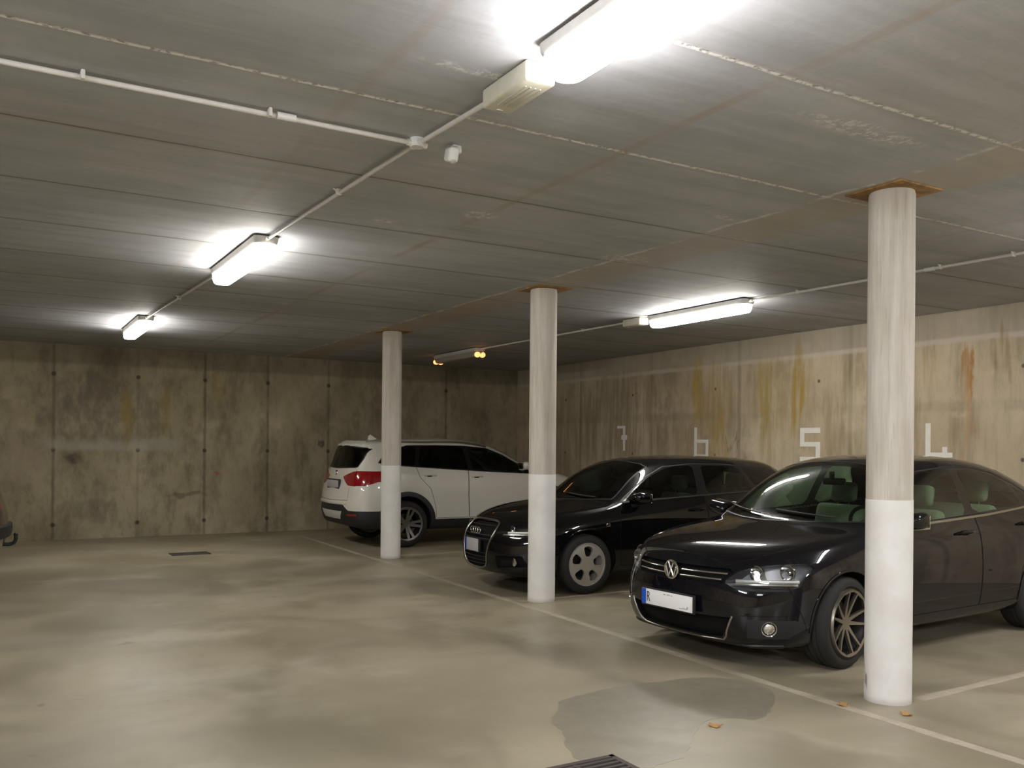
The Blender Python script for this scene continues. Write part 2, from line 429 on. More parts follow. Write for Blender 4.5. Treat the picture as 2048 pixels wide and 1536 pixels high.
def imprint(bm, poly, view, flt, pid, lay, only=0):
    a, b, ax = VIEW[view]
    n = len(poly)
    for i in range(n):
        p, q = poly[i], poly[(i + 1) % n]
        d = Vector((q[0] - p[0], q[1] - p[1]))
        if d.length < 1e-5: continue
        d3 = Vector((0, 0, 0)); d3[a] = d[0]; d3[b] = d[1]
        co = Vector((0, 0, 0)); co[a] = p[0]; co[b] = p[1]
        no = d3.cross(ax).normalized()
        x0, x1 = min(p[0], q[0]) - .012, max(p[0], q[0]) + .012; y0, y1 = min(p[1], q[1]) - .012, max(p[1], q[1]) + .012
        fs = []
        for f in bm.faces:
            if f[lay] != only or not flt(f): continue
            us = [v.co[a] for v in f.verts]; ws = [v.co[b] for v in f.verts]
            if max(us) < x0 or min(us) > x1 or max(ws) < y0 or min(ws) > y1: continue
            fs.append(f)
        if not fs: continue
        geom = list({v for f in fs for v in f.verts}) + list({e for f in fs for e in f.edges}) + fs
        bmesh.ops.bisect_plane(bm, geom=geom, dist=1e-5, plane_co=co, plane_no=no)
    xs = [p[0] for p in poly]; ys = [p[1] for p in poly]
    for f in bm.faces:
        if f[lay] != only: continue
        c = f.calc_center_median()
        if min(xs) <= c[a] <= max(xs) and min(ys) <= c[b] <= max(ys) and flt(f) and inpoly((c[a], c[b]), poly):
            f[lay] = pid

# ------------------------------------------------------------------ cars
def build_hull(spec):
    """closed skin from stations; returns bmesh after subdivision"""
    bm = new(); st = spec['st']; n = len(st)
    FC, RC = spec['front'], spec['rear']
    def ring(i, sg):
        s = st[i]; W = s['W']; zb = s['zb']; S = s['s']; so = s.get('so', (0,) * 5)
        zs = s.get('z', (zb, .33, .50, .68))
        c5 = s['c5']
        z4 = c5[2] - spec.get('sh', .11)
        c = [(S + so[0], W * s.get('k0', .93), zb), (S + so[1], W * .985, zs[1]), (S + so[2], W, zs[2]), (S + so[3], W * .995, zs[3]), (S + so[4], max(W * .968, c5[1]), z4), tuple(c5)]
        bt = []
        for f in (0, .33, .62, .86):
            ss = S + so[0]
            if i == 0: ss = FC[0][0] + (S + so[0] - FC[0][0]) * f ** 2.2
            if i == n - 1: ss = RC[0][0] + (S + so[0] - RC[0][0]) * f ** 2.2
            bt.append((ss, W * .93 * f, zb))
        r = bt + c + [tuple(t) for t in s['t']]
        return [Vector((p[0], p[1] * sg, p[2])) for p in r]
    V = []
    for i in range(n):
        a = ring(i, 1); b = ring(i, -1)
        A = [bm.verts.new(p) for p in a]
        B = [A[0]] + [bm.verts.new(p) for p in b[1:-1]] + [A[-1]]
        V.append((A, B))
    m = len(V[0][0])
    cr = bm.edges.layers.float.get('crease_edge') or bm.edges.layers.float.new('crease_edge')
    for i in range(n - 1):
        for sd in (0, 1):
            P, Q = V[i][sd], V[i + 1][sd]
            for j in range(m - 1): bm.faces.new((P[j], P[j + 1], Q[j + 1], Q[j]))
            for j, w in spec.get('crease', ()):
                e = bm.edges.get((P[j], Q[j]))
                if e: e[cr] = w
    for end, prof in ((0, FC), (n - 1, RC)):
        A, B = V[end]
        grid = {}
        bot = {0: 0, 1: 1, 2: 2, 3: 3, 4: 4}; top = {4: 9, 3: 10, 2: 11, 1: 12, 0: 13}
        for k in range(-4, 5):
            T = A if k >= 0 else B; kk = abs(k)
            grid[k, 0] = T[bot[kk]]; grid[k, 5] = T[top[kk]]
        for r in range(1, 5):
            grid[4, r] = A[4 + r]; grid[-4, r] = B[4 + r]
            sp = A[4 + r].co
            for k in range(-3, 4):
                kk = abs(k)
                f0 = A[bot[kk]].co.y / A[4].co.y; f1 = A[top[kk]].co.y / A[9].co.y
                f = f0 + (f1 - f0) * r / 5
                s0, z0 = prof[r]
                grid[k, r] = bm.verts.new((s0 + (sp.x - s0) * f ** 2.2, math.copysign(f * sp.y, k) if k else 0, z0 + (sp.z - z0) * f ** 2))
        for k in range(-4, 4):
            for r in range(5): bm.faces.new((grid[k, r], grid[k + 1, r], grid[k + 1, r + 1], grid[k, r + 1]))
    bmesh.ops.recalc_face_normals(bm, faces=bm.faces)
    me = bpy.data.meshes.new('tmp'); bm.to_mesh(me); bm.free()
    o = bpy.data.objects.new('tmp', me); C.objects.link(o)
    md = o.modifiers.new('s', 'SUBSURF'); md.levels = 3
    me.materials.append(M['black']); me.materials.append(M['under'])
    # wheel housings
    cut = new()
    for wx in spec['wheels']:
        for sg in (1, -1):
            prof = [(spec['arch'], .50 * sg), (spec['arch'], 1.2 * sg)]
            b2 = new(); lathe(b2, prof, 'y', 72, (wx, 0, spec['rw'] + spec.get('archdz', .012)))
            mm = bpy.data.meshes.new('c'); b2.to_mesh(mm); b2.free(); cut.from_mesh(mm); bpy.data.meshes.remove(mm)
    for f in cut.faces: f.material_index = 1
    mc = bpy.data.meshes.new('cut'); cut.to_mesh(mc); cut.free(); mc.materials.append(M['black']); mc.materials.append(M['under'])
    oc = bpy.data.objects.new('cut', mc); C.objects.link(oc)
    bo = o.modifiers.new('b', 'BOOLEAN'); bo.operation = 'DIFFERENCE'; bo.object = oc; bo.solver = 'EXACT'
    dg = bpy.context.evaluated_depsgraph_get(); dg.update()
    ev = o.evaluated_get(dg).to_mesh()
    bm = new(); bm.from_mesh(ev); o.evaluated_get(dg).to_mesh_clear()
    o.modifiers.remove(bo); dg = bpy.context.evaluated_depsgraph_get(); dg.update()
    ev = o.evaluated_get(dg).to_mesh(); b0 = new(); b0.from_mesh(ev); o.evaluated_get(dg).to_mesh_clear()
    b0.normal_update(); bvh = BVHTree.FromBMesh(b0); b0.free()
    bpy.data.objects.remove(o); bpy.data.objects.remove(oc)
    bm.normal_update()
    return bm, bvh

def cast(bvh, view, u, w, sg):
    """drop a point of a drawing onto the skin; sg picks the side it comes from"""
    if view == 'side': o, d = Vector((u, 3 * sg, w)), Vector((0, -sg, 0))
    elif view == 'front': o, d = Vector((-2 if sg < 0 else 8, u, w)), Vector((1 if sg < 0 else -1, 0, 0))
    else: o, d = Vector((u, w, 4)), Vector((0, 0, -1))
    p, nrm, _, _ = bvh.ray_cast(o, d)
    if p is None: return None, None
    if nrm.dot(d) > 0: nrm = -nrm
    return p, nrm

def dense(pts, step=.03, closed=False):
    out = []; n = len(pts)
    for i in range(n if closed else n - 1):
        a, b = Vector(pts[i]), Vector(pts[(i + 1) % n]); k = max(1, int((b - a).length / step))
        for j in range(k): out.append(tuple(a.lerp(b, j / k)))
    if not closed: out.append(tuple(pts[-1]))
    return out

def ribbon(bm, bvh, view, pts, sg, width, h=.006, sink=.003, closed=False, step=.03, axis=None):
    """strip lying on the skin along a drawn line"""
    P = []
    for u, w in dense(pts, step, closed):
        p, nn = cast(bvh, view, u, w, sg)
        if p is not None: P.append((p, nn))
    if len(P) < 2: return bm
    rings = []; n = len(P)
    for i, (p, nn) in enumerate(P):
        a = P[(i - 1) % n if closed else max(i - 1, 0)][0]; b = P[(i + 1) % n if closed else min(i + 1, n - 1)][0]
        t = (b - a); t = t.normalized() if t.length > 1e-7 else Vector((1, 0, 0))
        sd = t.cross(nn).normalized(); hw = width / 2
        rings.append([bm.verts.new(p + sd * x + nn * y) for x, y in ((-hw, -sink), (-hw * .8, h * .8), (0, h), (hw * .8, h * .8), (hw, -sink))])
    m = 5
    pr = list(zip(rings, rings[1:])) + ([(rings[-1], rings[0])] if closed else [])
    for A, B in pr:
        for k in range(m):
            j = (k + 1) % m; bm.faces.new((A[k], A[j], B[j], B[k]))
    if not closed:
        bm.faces.new(rings[0]); bm.faces.new(rings[-1][::-1])
    return bm

def split_parts(bm, lay, names, body_mats, parent):
    """one object per id, all with the normals of the whole skin"""
    bm.normal_update()
    nrm = {}
    for v in bm.verts:
        a = Vector(); w = Vector()
        for f in v.link_faces:
            if f.material_index == 1: w += f.normal
            else: a += f.normal * f.calc_area() ** .5
        nrm[v] = (a.normalized() if a.length > 1e-9 else None, w.normalized() if w.length > 1e-9 else None)
    groups = {}
    for f in bm.faces:
        if f.material_index == 1:
            c = f.calc_center_median(); k = 1 + (2 if c.y > 0 else 0) + (4 if c.x > 2.2 else 0); groups.setdefault((0, k), []).append(f)
        else: groups.setdefault((f[lay], 0), []).append(f)
    out = {}
    for (pid, mi), fs in groups.items():
        if pid not in names: continue
        nm, mat = names[pid]
        hs = mi > 0
        if hs: nm, mat = ('wheel_housing', M['under'])
        b = new(); vm = {}; nl = []
        for f in fs:
            vs = []
            for v in f.verts:
                if v not in vm:
                    vm[v] = b.verts.new(v.co); x = nrm[v][1 if hs else 0]; nl.append(x or f.normal.copy())
                vs.append(vm[v])
            try: nf = b.faces.new(vs)
            except ValueError: continue
            nf.smooth = True
        me = bpy.data.meshes.new(nm); b.to_mesh(me)
        o = bpy.data.objects.new(nm, me); C.objects.link(o); o.parent = parent
        me.materials.append(mat)
        try: me.normals_split_custom_set_from_vertices([tuple(x) for x in nl])
        except Exception: pass
        b.free()
        out[pid, mi] = (o, fs)
    return out

def recess(fs, vec, parent, name, mat, back=1.0):
    """bowl behind a cut-out: walls and floor"""
    b = new(); vm = {}; vb = {}
    def g(d, v, off):
        if v not in d: d[v] = b.verts.new(v.co + off)
        return d[v]
    S = set(fs); vec = Vector(vec)
    cen = sum((f.calc_center_median() for f in fs), Vector()) / len(fs)
    def boff(v): return vec + (cen - v.co) * (1 - back)
    for f in fs:
        try: b.faces.new([g(vb, v, boff(v)) for v in f.verts])
        except ValueError: pass
    for f in fs:
        for e in f.edges:
            if sum(1 for q in e.link_faces if q in S) == 1:
                p, q = e.verts
                try: b.faces.new((g(vm, p, Vector()), g(vm, q, Vector()), g(vb, q, boff(q)), g(vb, p, boff(p))))
                except ValueError: pass
    bmesh.ops.recalc_face_normals(b, faces=b.faces)
    return obj(name, b, mat, parent)

# ---- wheels
def wheel_disc(style, r):
    """face of the rim: dished disc with openings cut out, y = outward"""
    b = new(); rings = []
    rr = [0, .03, .06, .09, .13, .17, .20, 1]
    rs = [0.0] + [r * k for k in (.12, .24, .36, .5, .64, .78, .9, .97, 1.0)]
    def dish(q):
        q /= r
        if style == 'holes': return .012 - .022 * abs(q - .55) ** 1.5 * 1.5
        return -.030 + .042 * q ** 1.6
    seg = 60
    cen = b.verts.new((0, dish(0), 0)); prev = None
    for q in rs[1:]:
        ring = [b.verts.new((q * math.cos(2 * math.pi * i / seg), dish(q), q * math.sin(2 * math.pi * i / seg))) for i in range(seg)]
        for i in range(seg):
            j = (i + 1) % seg
            if prev is None: b.faces.new((cen, ring[j], ring[i]))
            else: b.faces.new((prev[i], prev[j], ring[j], ring[i]))
        prev = ring
    bmesh.ops.recalc_face_normals(b, faces=b.faces)
    lay = b.faces.layers.int.new('pid')
    def pol(lst, rot):
        return [(q * r * math.cos(R(a + rot)), q * r * math.sin(R(a + rot))) for q, a in lst]
    holes = []
    for k in range(5):
        o = 72 * k + 90
        if style == 'ten':      # pairs of slim spokes
            holes.append(pol([(.19, -36 + 0), (.915, -36 - 20.5), (.945, -36), (.915, -36 + 20.5)], o))
            holes.append(pol([(.22, 0), (.925, -12), (.945, 0), (.925, 12)], o))
        elif style == 'holes':
            holes.append(smooth_poly(pol([(.42, -20), (.84, -19), (.90, 0), (.84, 19), (.42, 20), (.36, 0)], o), 1, .2))
        else:                   # five broad twin spokes
            holes.append(pol([(.24, 36), (.55, 20), (.90, 15), (.93, 36), (.90, 57), (.55, 52)], o))
            holes.append(pol([(.48, -1), (.90, -5.5), (.91, 0), (.90, 5.5), (.48, 1)], o))
    for h in holes: imprint(b, h, 'side', lambda f: True, 1, lay)
    bmesh.ops.delete(b, geom=[f for f in b.faces if f[lay] == 1], context='FACES')
    bmesh.ops.solidify(b, geom=b.faces[:], thickness=.022)
    bmesh.ops.recalc_face_normals(b, faces=b.faces)
    return b

def make_wheel(parent, x, y, rw, rimr, w, style, mat, rot=0.0, steer=0.0):
    """y>0 side faces +y"""
    sg = 1 if y > 0 else -1
    b = new(); h = w / 2
    prof = [(rimr, -h * .80), (rimr + .012, -h * .96), (rimr + (rw - rimr) * .5, -h * 1.0), (rw - .022, -h * .93), (rw - .004, -h * .78),
            (rw, -h * .55), (rw, -h * .42), (rw - .007, -h * .41), (rw - .007, -h * .36), (rw, -h * .35), (rw, -h * .08), (rw - .007, -h * .07), (rw - .007, h * .07), (rw, h * .08),
            (rw, h * .35), (rw - .007, h * .36), (rw - .007, h * .41), (rw, h * .42), (rw, h * .55), (rw - .004, h * .78), (rw - .022, h * .93), (rimr + (rw - rimr) * .5, h), (rimr + .012, h * .96), (rimr, h * .80)]
    lathe(b, prof, 'y', 64, close=True)
    o = obj('tire', b, M['rubber'], parent, ang=40)
    o.location = (x, y - sg * h, rw); o.rotation_euler = (0, rot, steer)
    b = new()
    lathe(b, [(rimr + .008, h * .86 * sg), (rimr + .004, h * .90 * sg), (rimr - .008, h * .88 * sg), (rimr - .016, h * .6 * sg), (rimr - .05, 0), (rimr - .03, -h * .8 * sg), (rimr + .002, -h * .85 * sg)], 'y', 64)
    # drop end caps of the barrel
    bmesh.ops.delete(b, geom=[f for f in b.faces if len(f.verts) > 8], context='FACES')
    o2 = obj('rim_barrel', b, M['disc'] if style == 'ten' else mat, o, ang=40)
    b = wheel_disc(style, rimr - .006)
    if sg < 0: bmesh.ops.scale(b, vec=(1, -1, 1), verts=b.verts); bmesh.ops.reverse_faces(b, faces=b.faces)
    bmesh.ops.translate(b, vec=(0, sg * h * .78, 0), verts=b.verts)
    obj('rim', b, mat, o, ang=30)
    b = new(); lathe(b, [(0, sg * (h * .78 - .028)), (.028, sg * (h * .78 - .026)), (.032, sg * (h * .78 - .03)), (.034, sg * (h * .78 - .06))][::1], 'y', 20)
    obj('hub_cap', b, M['satin'], o)
    b = new(); lathe(b, [(.05, -.02 * sg), (.15, -.02 * sg), (.15, .0), (.05, 0)], 'y', 36, close=True)
    obj('brake_disc', b, M['disc'], o)
    return o

def seat(parent, x, y, z, mat, w=.50, bench=False):
    b = new()
    box(b, (x - .02, y, z + .0), (.50, w, .16), .05, 3)
    o = obj('seat', b, mat, parent)
    b = new(); box(b, (0, 0, 0), (.13, w * .96, .60), .05, 3, mtx=Matrix.Rotation(R(14), 4, 'Y')); bmesh.ops.translate(b, vec=(x + .30, y, z + .33), verts=b.verts)
    obj('backrest', b, mat, o)
    for yy in ([y] if not bench else [y - w * .3, y + w * .3]):
        b = new(); box(b, (0, 0, 0), (.10, .26, .18), .045, 3, mtx=Matrix.Rotation(R(8), 4, 'Y')); bmesh.ops.translate(b, vec=(x + .40, yy, z + .735), verts=b.verts)
        tube(b, [(x + .385, yy - .06, z + .58), (x + .40, yy - .06, z + .70)], .006, 6)
        tube(b, [(x + .385, yy + .06, z + .58), (x + .40, yy + .06, z + .70)], .006, 6)
        obj('headrest', b, mat, o)

def interior(parent, sp, matseat):
    dx, dz = sp['dash']; wi = sp['wi']
    b = new()
    # dashboard: rounded top running across
    prof = [(dx - .30, dz - .02), (dx, dz), (dx + .22, dz - .03), (dx + .30, dz - .12), (dx + .24, dz - .35), (dx - .1, dz - .45)]
    prism(b, smooth_poly(prof, 2), -wi, wi, lambda a, c, h: Vector((a, h, c)))
    d = obj('dashboard', b, M['dash'], parent)
    ds = sp.get('driver', -1)
    b = new(); lathe_pts = []
    cx, cy, cz = dx + .42, .36 * ds, dz - .06
    ring = []
    for i in range(29):
        a = 2 * math.pi * i / 28
        p = Matrix.Rotation(R(-25), 3, 'Y') @ Vector((0, .185 * math.cos(a), .185 * math.sin(a)))
        ring.append(p + Vector((cx, cy, cz)))
    tube(b, ring, .016, 8, cap=False)
    for a in (0, math.pi, -math.pi / 2):
        p = Matrix.Rotation(R(-25), 3, 'Y') @ Vector((0, .18 * math.cos(a), .18 * math.sin(a)))
        tube(b, [Vector((cx - .03, cy, cz)), p + Vector((cx, cy, cz))], .016, 6)
    box(b, (cx - .04, cy, cz), (.06, .14, .12), .025)
    obj('steering_wheel', b, M['trim'], parent)
    fx, fz = sp['seatx'], sp['seatz']
    seat(parent, fx, -.37, fz, matseat); seat(parent, fx, .37, fz, matseat)
    seat(parent, sp['rseatx'], 0, fz + .02, matseat, 1.24, True)
    b = new(); box(b, (sp['mirx'], 0, sp['mirz']), (.03, .22, .06), .014); box(b, (sp['mirx'] - .03, 0, sp['mirz'] + .05), (.05, .02, .07), .005)
    obj('interior_mirror', b, M['trim'], parent)
    b = new(); box(b, (sp['floorx'], 0, .30), (sp['floorl'], wi * 1.8, .04), .01)
    obj('cabin_floor', b, M['dash'], parent)

def car(sp, label, loc, rz):
    root = thing(sp['name'], label, 'car', loc, rz)
    bm, bvh = build_hull(sp)
    lay = bm.faces.layers.int.new('pid')
    paint = sp['paint']
    names = {0: ('body_shell', paint)}
    L = sp['L']
    nxt = [10]
    rec = []
    def sidef(sg): return lambda f: f.material_index == 0 and f.normal.y * sg > .25
    frf = lambda f: f.material_index == 0 and f.normal.x < -.08 and f.calc_center_median().x < sp.get('flim', 1.0)
    ref = lambda f: f.material_index == 0 and f.normal.x > .08 and f.calc_center_median().x > L - .9
    wsf = lambda f: f.material_index == 0 and f.normal.x < -.12 and f.normal.z > .1 and f.calc_center_median().x > .8
    rwf = lambda f: f.material_index == 0 and f.normal.x > .06 and f.calc_center_median().x > L - 1.6
    tpf = lambda f: f.material_index == 0 and f.normal.z > .35
    seams = new()
    def put(nm, mat, poly, view, flt, rc=None, only=0):
        pid = nxt[0]; nxt[0] += 1
        imprint(bm, poly, view, flt, pid, lay, only)
        names[pid] = (nm, mat)
        if rc: rec.append((pid, rc))
        return pid
    mir = lambda poly: [(-a, b) for a, b in poly]
    ws = put('windshield', sp.get('wsmat', M['glass']), sp['ws'], 'front', wsf)
    rwp = put('rear_window', sp.get('rwmat', M['glass']), sp['rwin'], 'front', rwf)
    for sg in (-1, 1):
        for k, (poly, mt) in enumerate(sp['win']): put('side_window', mt, smooth_poly(poly, 1, .1), 'side', sidef(sg))
        put('window_pillars', M['gloss'], sp['dlo'], 'side', sidef(sg))
    for pl in (sp['head'], mir(sp['head'])): put('headlight_lens', M['lens'], smooth_poly(pl, 1, .18), 'front', frf, ('headlight_bowl', M[sp.get('bowl', 'satin')], (.10, 0, 0), .85))
    for nm, pl, mt, rc in sp['frontcuts']: put(nm, mt, pl, 'front', frf, rc)
    for nm, pl, mt, rc in sp['rearcuts']: put(nm, mt, pl, 'front', ref, rc)
    put('hood', paint, sp['hood'], 'top', tpf)
    for sg in (-1, 1):
        for nm, pl, mt in sp['sides']: put(nm, mt, pl, 'side', sidef(sg))
    out = split_parts(bm, lay, names, None, root)
    for pid, (nm, mt, vec, back) in rec:
        if (pid, 0) in out:
            o, fs = out[pid, 0]
            recess(fs, vec, o, nm, mt, back)
            if names[pid][1] is None: pass
    # open cut-outs have no skin of their own
    for key, (o, fs) in list(out.items()):
        if names[key[0]][0].startswith('open_'):
            for ch in list(o.children): ch.parent = root
            bpy.data.objects.remove(o); del out[key]
    # panel gaps
    for sg in (-1, 1):
        for nm, pl, mt in sp['sides']:
            if nm.endswith('door') or nm == 'fuel_flap': ribbon(seams, bvh, 'side', pl, sg, .007, .0012, .002, True)
    ribbon(seams, bvh, 'top', sp['hood'], 1, .008, .0012, .002, True)
    for view, pts, sg in sp.get('seams', ()): ribbon(seams, bvh, view, pts, sg, .006, .0012, .002)
    obj('panel_gaps', seams, M['under'], root)
    # rubber line round the glass
    g = new()
    for sg in (-1, 1):
        ribbon(g, bvh, 'side', sp['dlo'], sg, .014, .003, .004, True)
    ribbon(g, bvh, 'front', sp['ws'], -1, .02, .003, .004, True)
    ribbon(g, bvh, 'front', sp['rwin'], 1, .02, .003, .004, True)
    obj('window_seals', g, M['trim'], root)
    for nm, mt, view, pts, sgs, w, h in sp.get('strips', ()):
        for sg in sgs:
            g = new(); ribbon(g, bvh, view, pts, sg, w, h, .004, step=.02); obj(nm, g, mt, root)
    # arch lips
    for wx in sp['wheels']:
        for sg in (-1, 1):
            ra = sp['arch'] + sp.get('liprad', .004); zc = sp['rw'] + sp.get('archdz', .012); pts = []
            for i in range(33):
                a = R(-8 + 196 * i / 32); z = zc + ra * math.sin(a)
                if z > sp['st'][4]['zb'] + .03: pts.append((wx + ra * math.cos(a), z))
            g = new(); ribbon(g, bvh, 'side', pts, sg, sp.get('lipw', .02), sp.get('liph', .006), .012)
            obj('wheel_arch_trim' if sp.get('lipmat') else 'wheel_arch_lip', g, sp.get('lipmat', paint), root)
    # handles
    for hx, hz in sp['handles']:
        for sg in (-1, 1):
            p, nn = cast(bvh, 'side', hx, hz, sg)
            g = new(); pts = [p + nn * d + Vector((dx, 0, 0)) for dx, d in ((-.10, -.005), (-.09, .028), (-.03, .04), (.04, .04), (.095, .03), (.10, -.005))]
            tube(g, pts, .012, 8, rads=[.010, .011, .012, .012, .011, .010]); obj('door_handle', g, sp.get('handlemat', paint), root)
            g = new(); ribbon(g, bvh, 'side', [(hx - .03, hz), (hx + .05, hz)], sg, .05, .001, .01); obj('handle_recess', g, M['under'], root)
    # door mirrors
    mx_, my_, mz_ = sp['mirror']
    for sg in (-1, 1):
        g = new(); box(g, (0, 0, 0), (.19, .23, .13), .055, 4)
        for v in g.verts:
            if v.co.x < 0: v.co.z *= 1 - .35 * min(1, -v.co.x / .1); v.co.y *= 1 - .12 * (-v.co.x / .1)
            v.co.z += .02 * (v.co.y / .12)
            if sg < 0: pass
        bmesh.ops.scale(g, vec=(1, sg, 1), verts=g.verts)
        if sg < 0: bmesh.ops.reverse_faces(g, faces=g.faces)
        bmesh.ops.translate(g, vec=(mx_, sg * (my_ + .13), mz_), verts=g.verts)
        mo = obj('door_mirror', g, paint, root, ang=60)
        g = new(); tube(g, [(mx_ - .02, sg * (my_ - .06), mz_ - .09), (mx_, sg * (my_ + .02), mz_ - .075), (mx_ + .01, sg * (my_ + .09), mz_ - .05)], .028, 8, rads=[.04, .032, .03])
        obj('mirror_foot', g, M['trim'], mo)
        g = new(); box(g, (mx_ + .098, sg * (my_ + .13), mz_ + .003), (.008, .18, .095), .003); obj('mirror_glass', g, M['mirror'], mo)
        if sp.get('mirchrome'):
            g = new(); tube(g, [(mx_ + .07, sg * (my_ + .02), mz_ - .068), (mx_ - .02, sg * (my_ + .05), mz_ - .062), (mx_ + .0, sg * (my_ + .18), mz_ - .048), (mx_ + .07, sg * (my_ + .235), mz_ - .04)], .008, 6); obj('mirror_trim', g, M['chrome'], mo)
    # wipers
    for y0 in (-.50, .12):
        pts = []
        for i in range(13):
            yy = y0 + .50 * i / 12
            p, nn = cast(bvh, 'front', yy, sp['wipz'] + .035 * i / 12, -1)
            if p: pts.append(p + nn * .014)
        if len(pts) > 2:
            g = new(); tube(g, pts, .007, 6); obj('wiper', g, M['trim'], root)
    # wheels
    for i, wx in enumerate(sp['wheels']):
        for sg in (-1, 1):
            make_wheel(root, wx, sg * sp['track'], sp['rw'], sp['rimr'], sp['tw'], sp['style'], sp['rimmat'], rot=sp.get('wrot', [0.2, .9])[i], steer=sp.get('steer', 0) if i == 0 else 0)
    interior(root, sp['int'], sp['seatmat'])
    return root, bvh

def patch_box(parent, name, bvh, u, w, view, sg, size, mat, off=.006, bev=.003, tilt=None):
    """small flat item set on the skin facing along the view axis"""
    p, nn = cast(bvh, view, u, w, sg)
    b = new(); box(b, (0, 0, 0), size, bev, 2)
    if tilt: bmesh.ops.rotate(b, matrix=Matrix.Rotation(tilt, 3, 'Y'), verts=b.verts, cent=(0, 0, 0))
    bmesh.ops.translate(b, vec=p + Vector((sg * off, 0, 0)), verts=b.verts)
    return obj(name, b, mat, parent), p

def text_mesh(s, size, mat, name, parent, mtx):
    cu = bpy.data.curves.new('t', 'FONT'); cu.body = s; cu.size = size; cu.extrude = .0006; cu.align_x = 'CENTER'; cu.align_y = 'CENTER'
    o = bpy.data.objects.new('t', cu); C.objects.link(o)
    dg = bpy.context.evaluated_depsgraph_get(); dg.update()
    me = bpy.data.meshes.new_from_object(o.evaluated_get(dg)); bpy.data.objects.remove(o)
    me.transform(mtx); me.materials.clear(); me.materials.append(mat); me.name = name
    q = bpy.data.objects.new(name, me); C.objects.link(q); q.parent = parent
    return q

def torus(bm, c, r, t, nrm='x', seg=28, rs=8, flat=1.0):
    pts = []
    for i in range(seg):
        a = 2 * math.pi * i / seg
        for k in range(rs):
            b_ = 2 * math.pi * k / rs
            q = r + t * math.cos(b_); h = t * math.sin(b_) * flat
            pts.append(bm.verts.new(Vector(c) + (Vector((h, q * math.cos(a), q * math.sin(a))) if nrm == 'x' else Vector((q * math.cos(a), h, q * math.sin(a))))))
    for i in range(seg):
        j = (i + 1) % seg
        for k in range(rs):
            l = (k + 1) % rs
            bm.faces.new((pts[i * rs + k], pts[j * rs + k], pts[j * rs + l], pts[i * rs + l]))
    bmesh.ops.recalc_face_normals(bm, faces=bm.faces)
    return bm

def S(s, W, zb, c5, *t, **k):
    d = dict(s=s, W=W, zb=zb, c5=c5, t=list(t)); d.update(k); return d
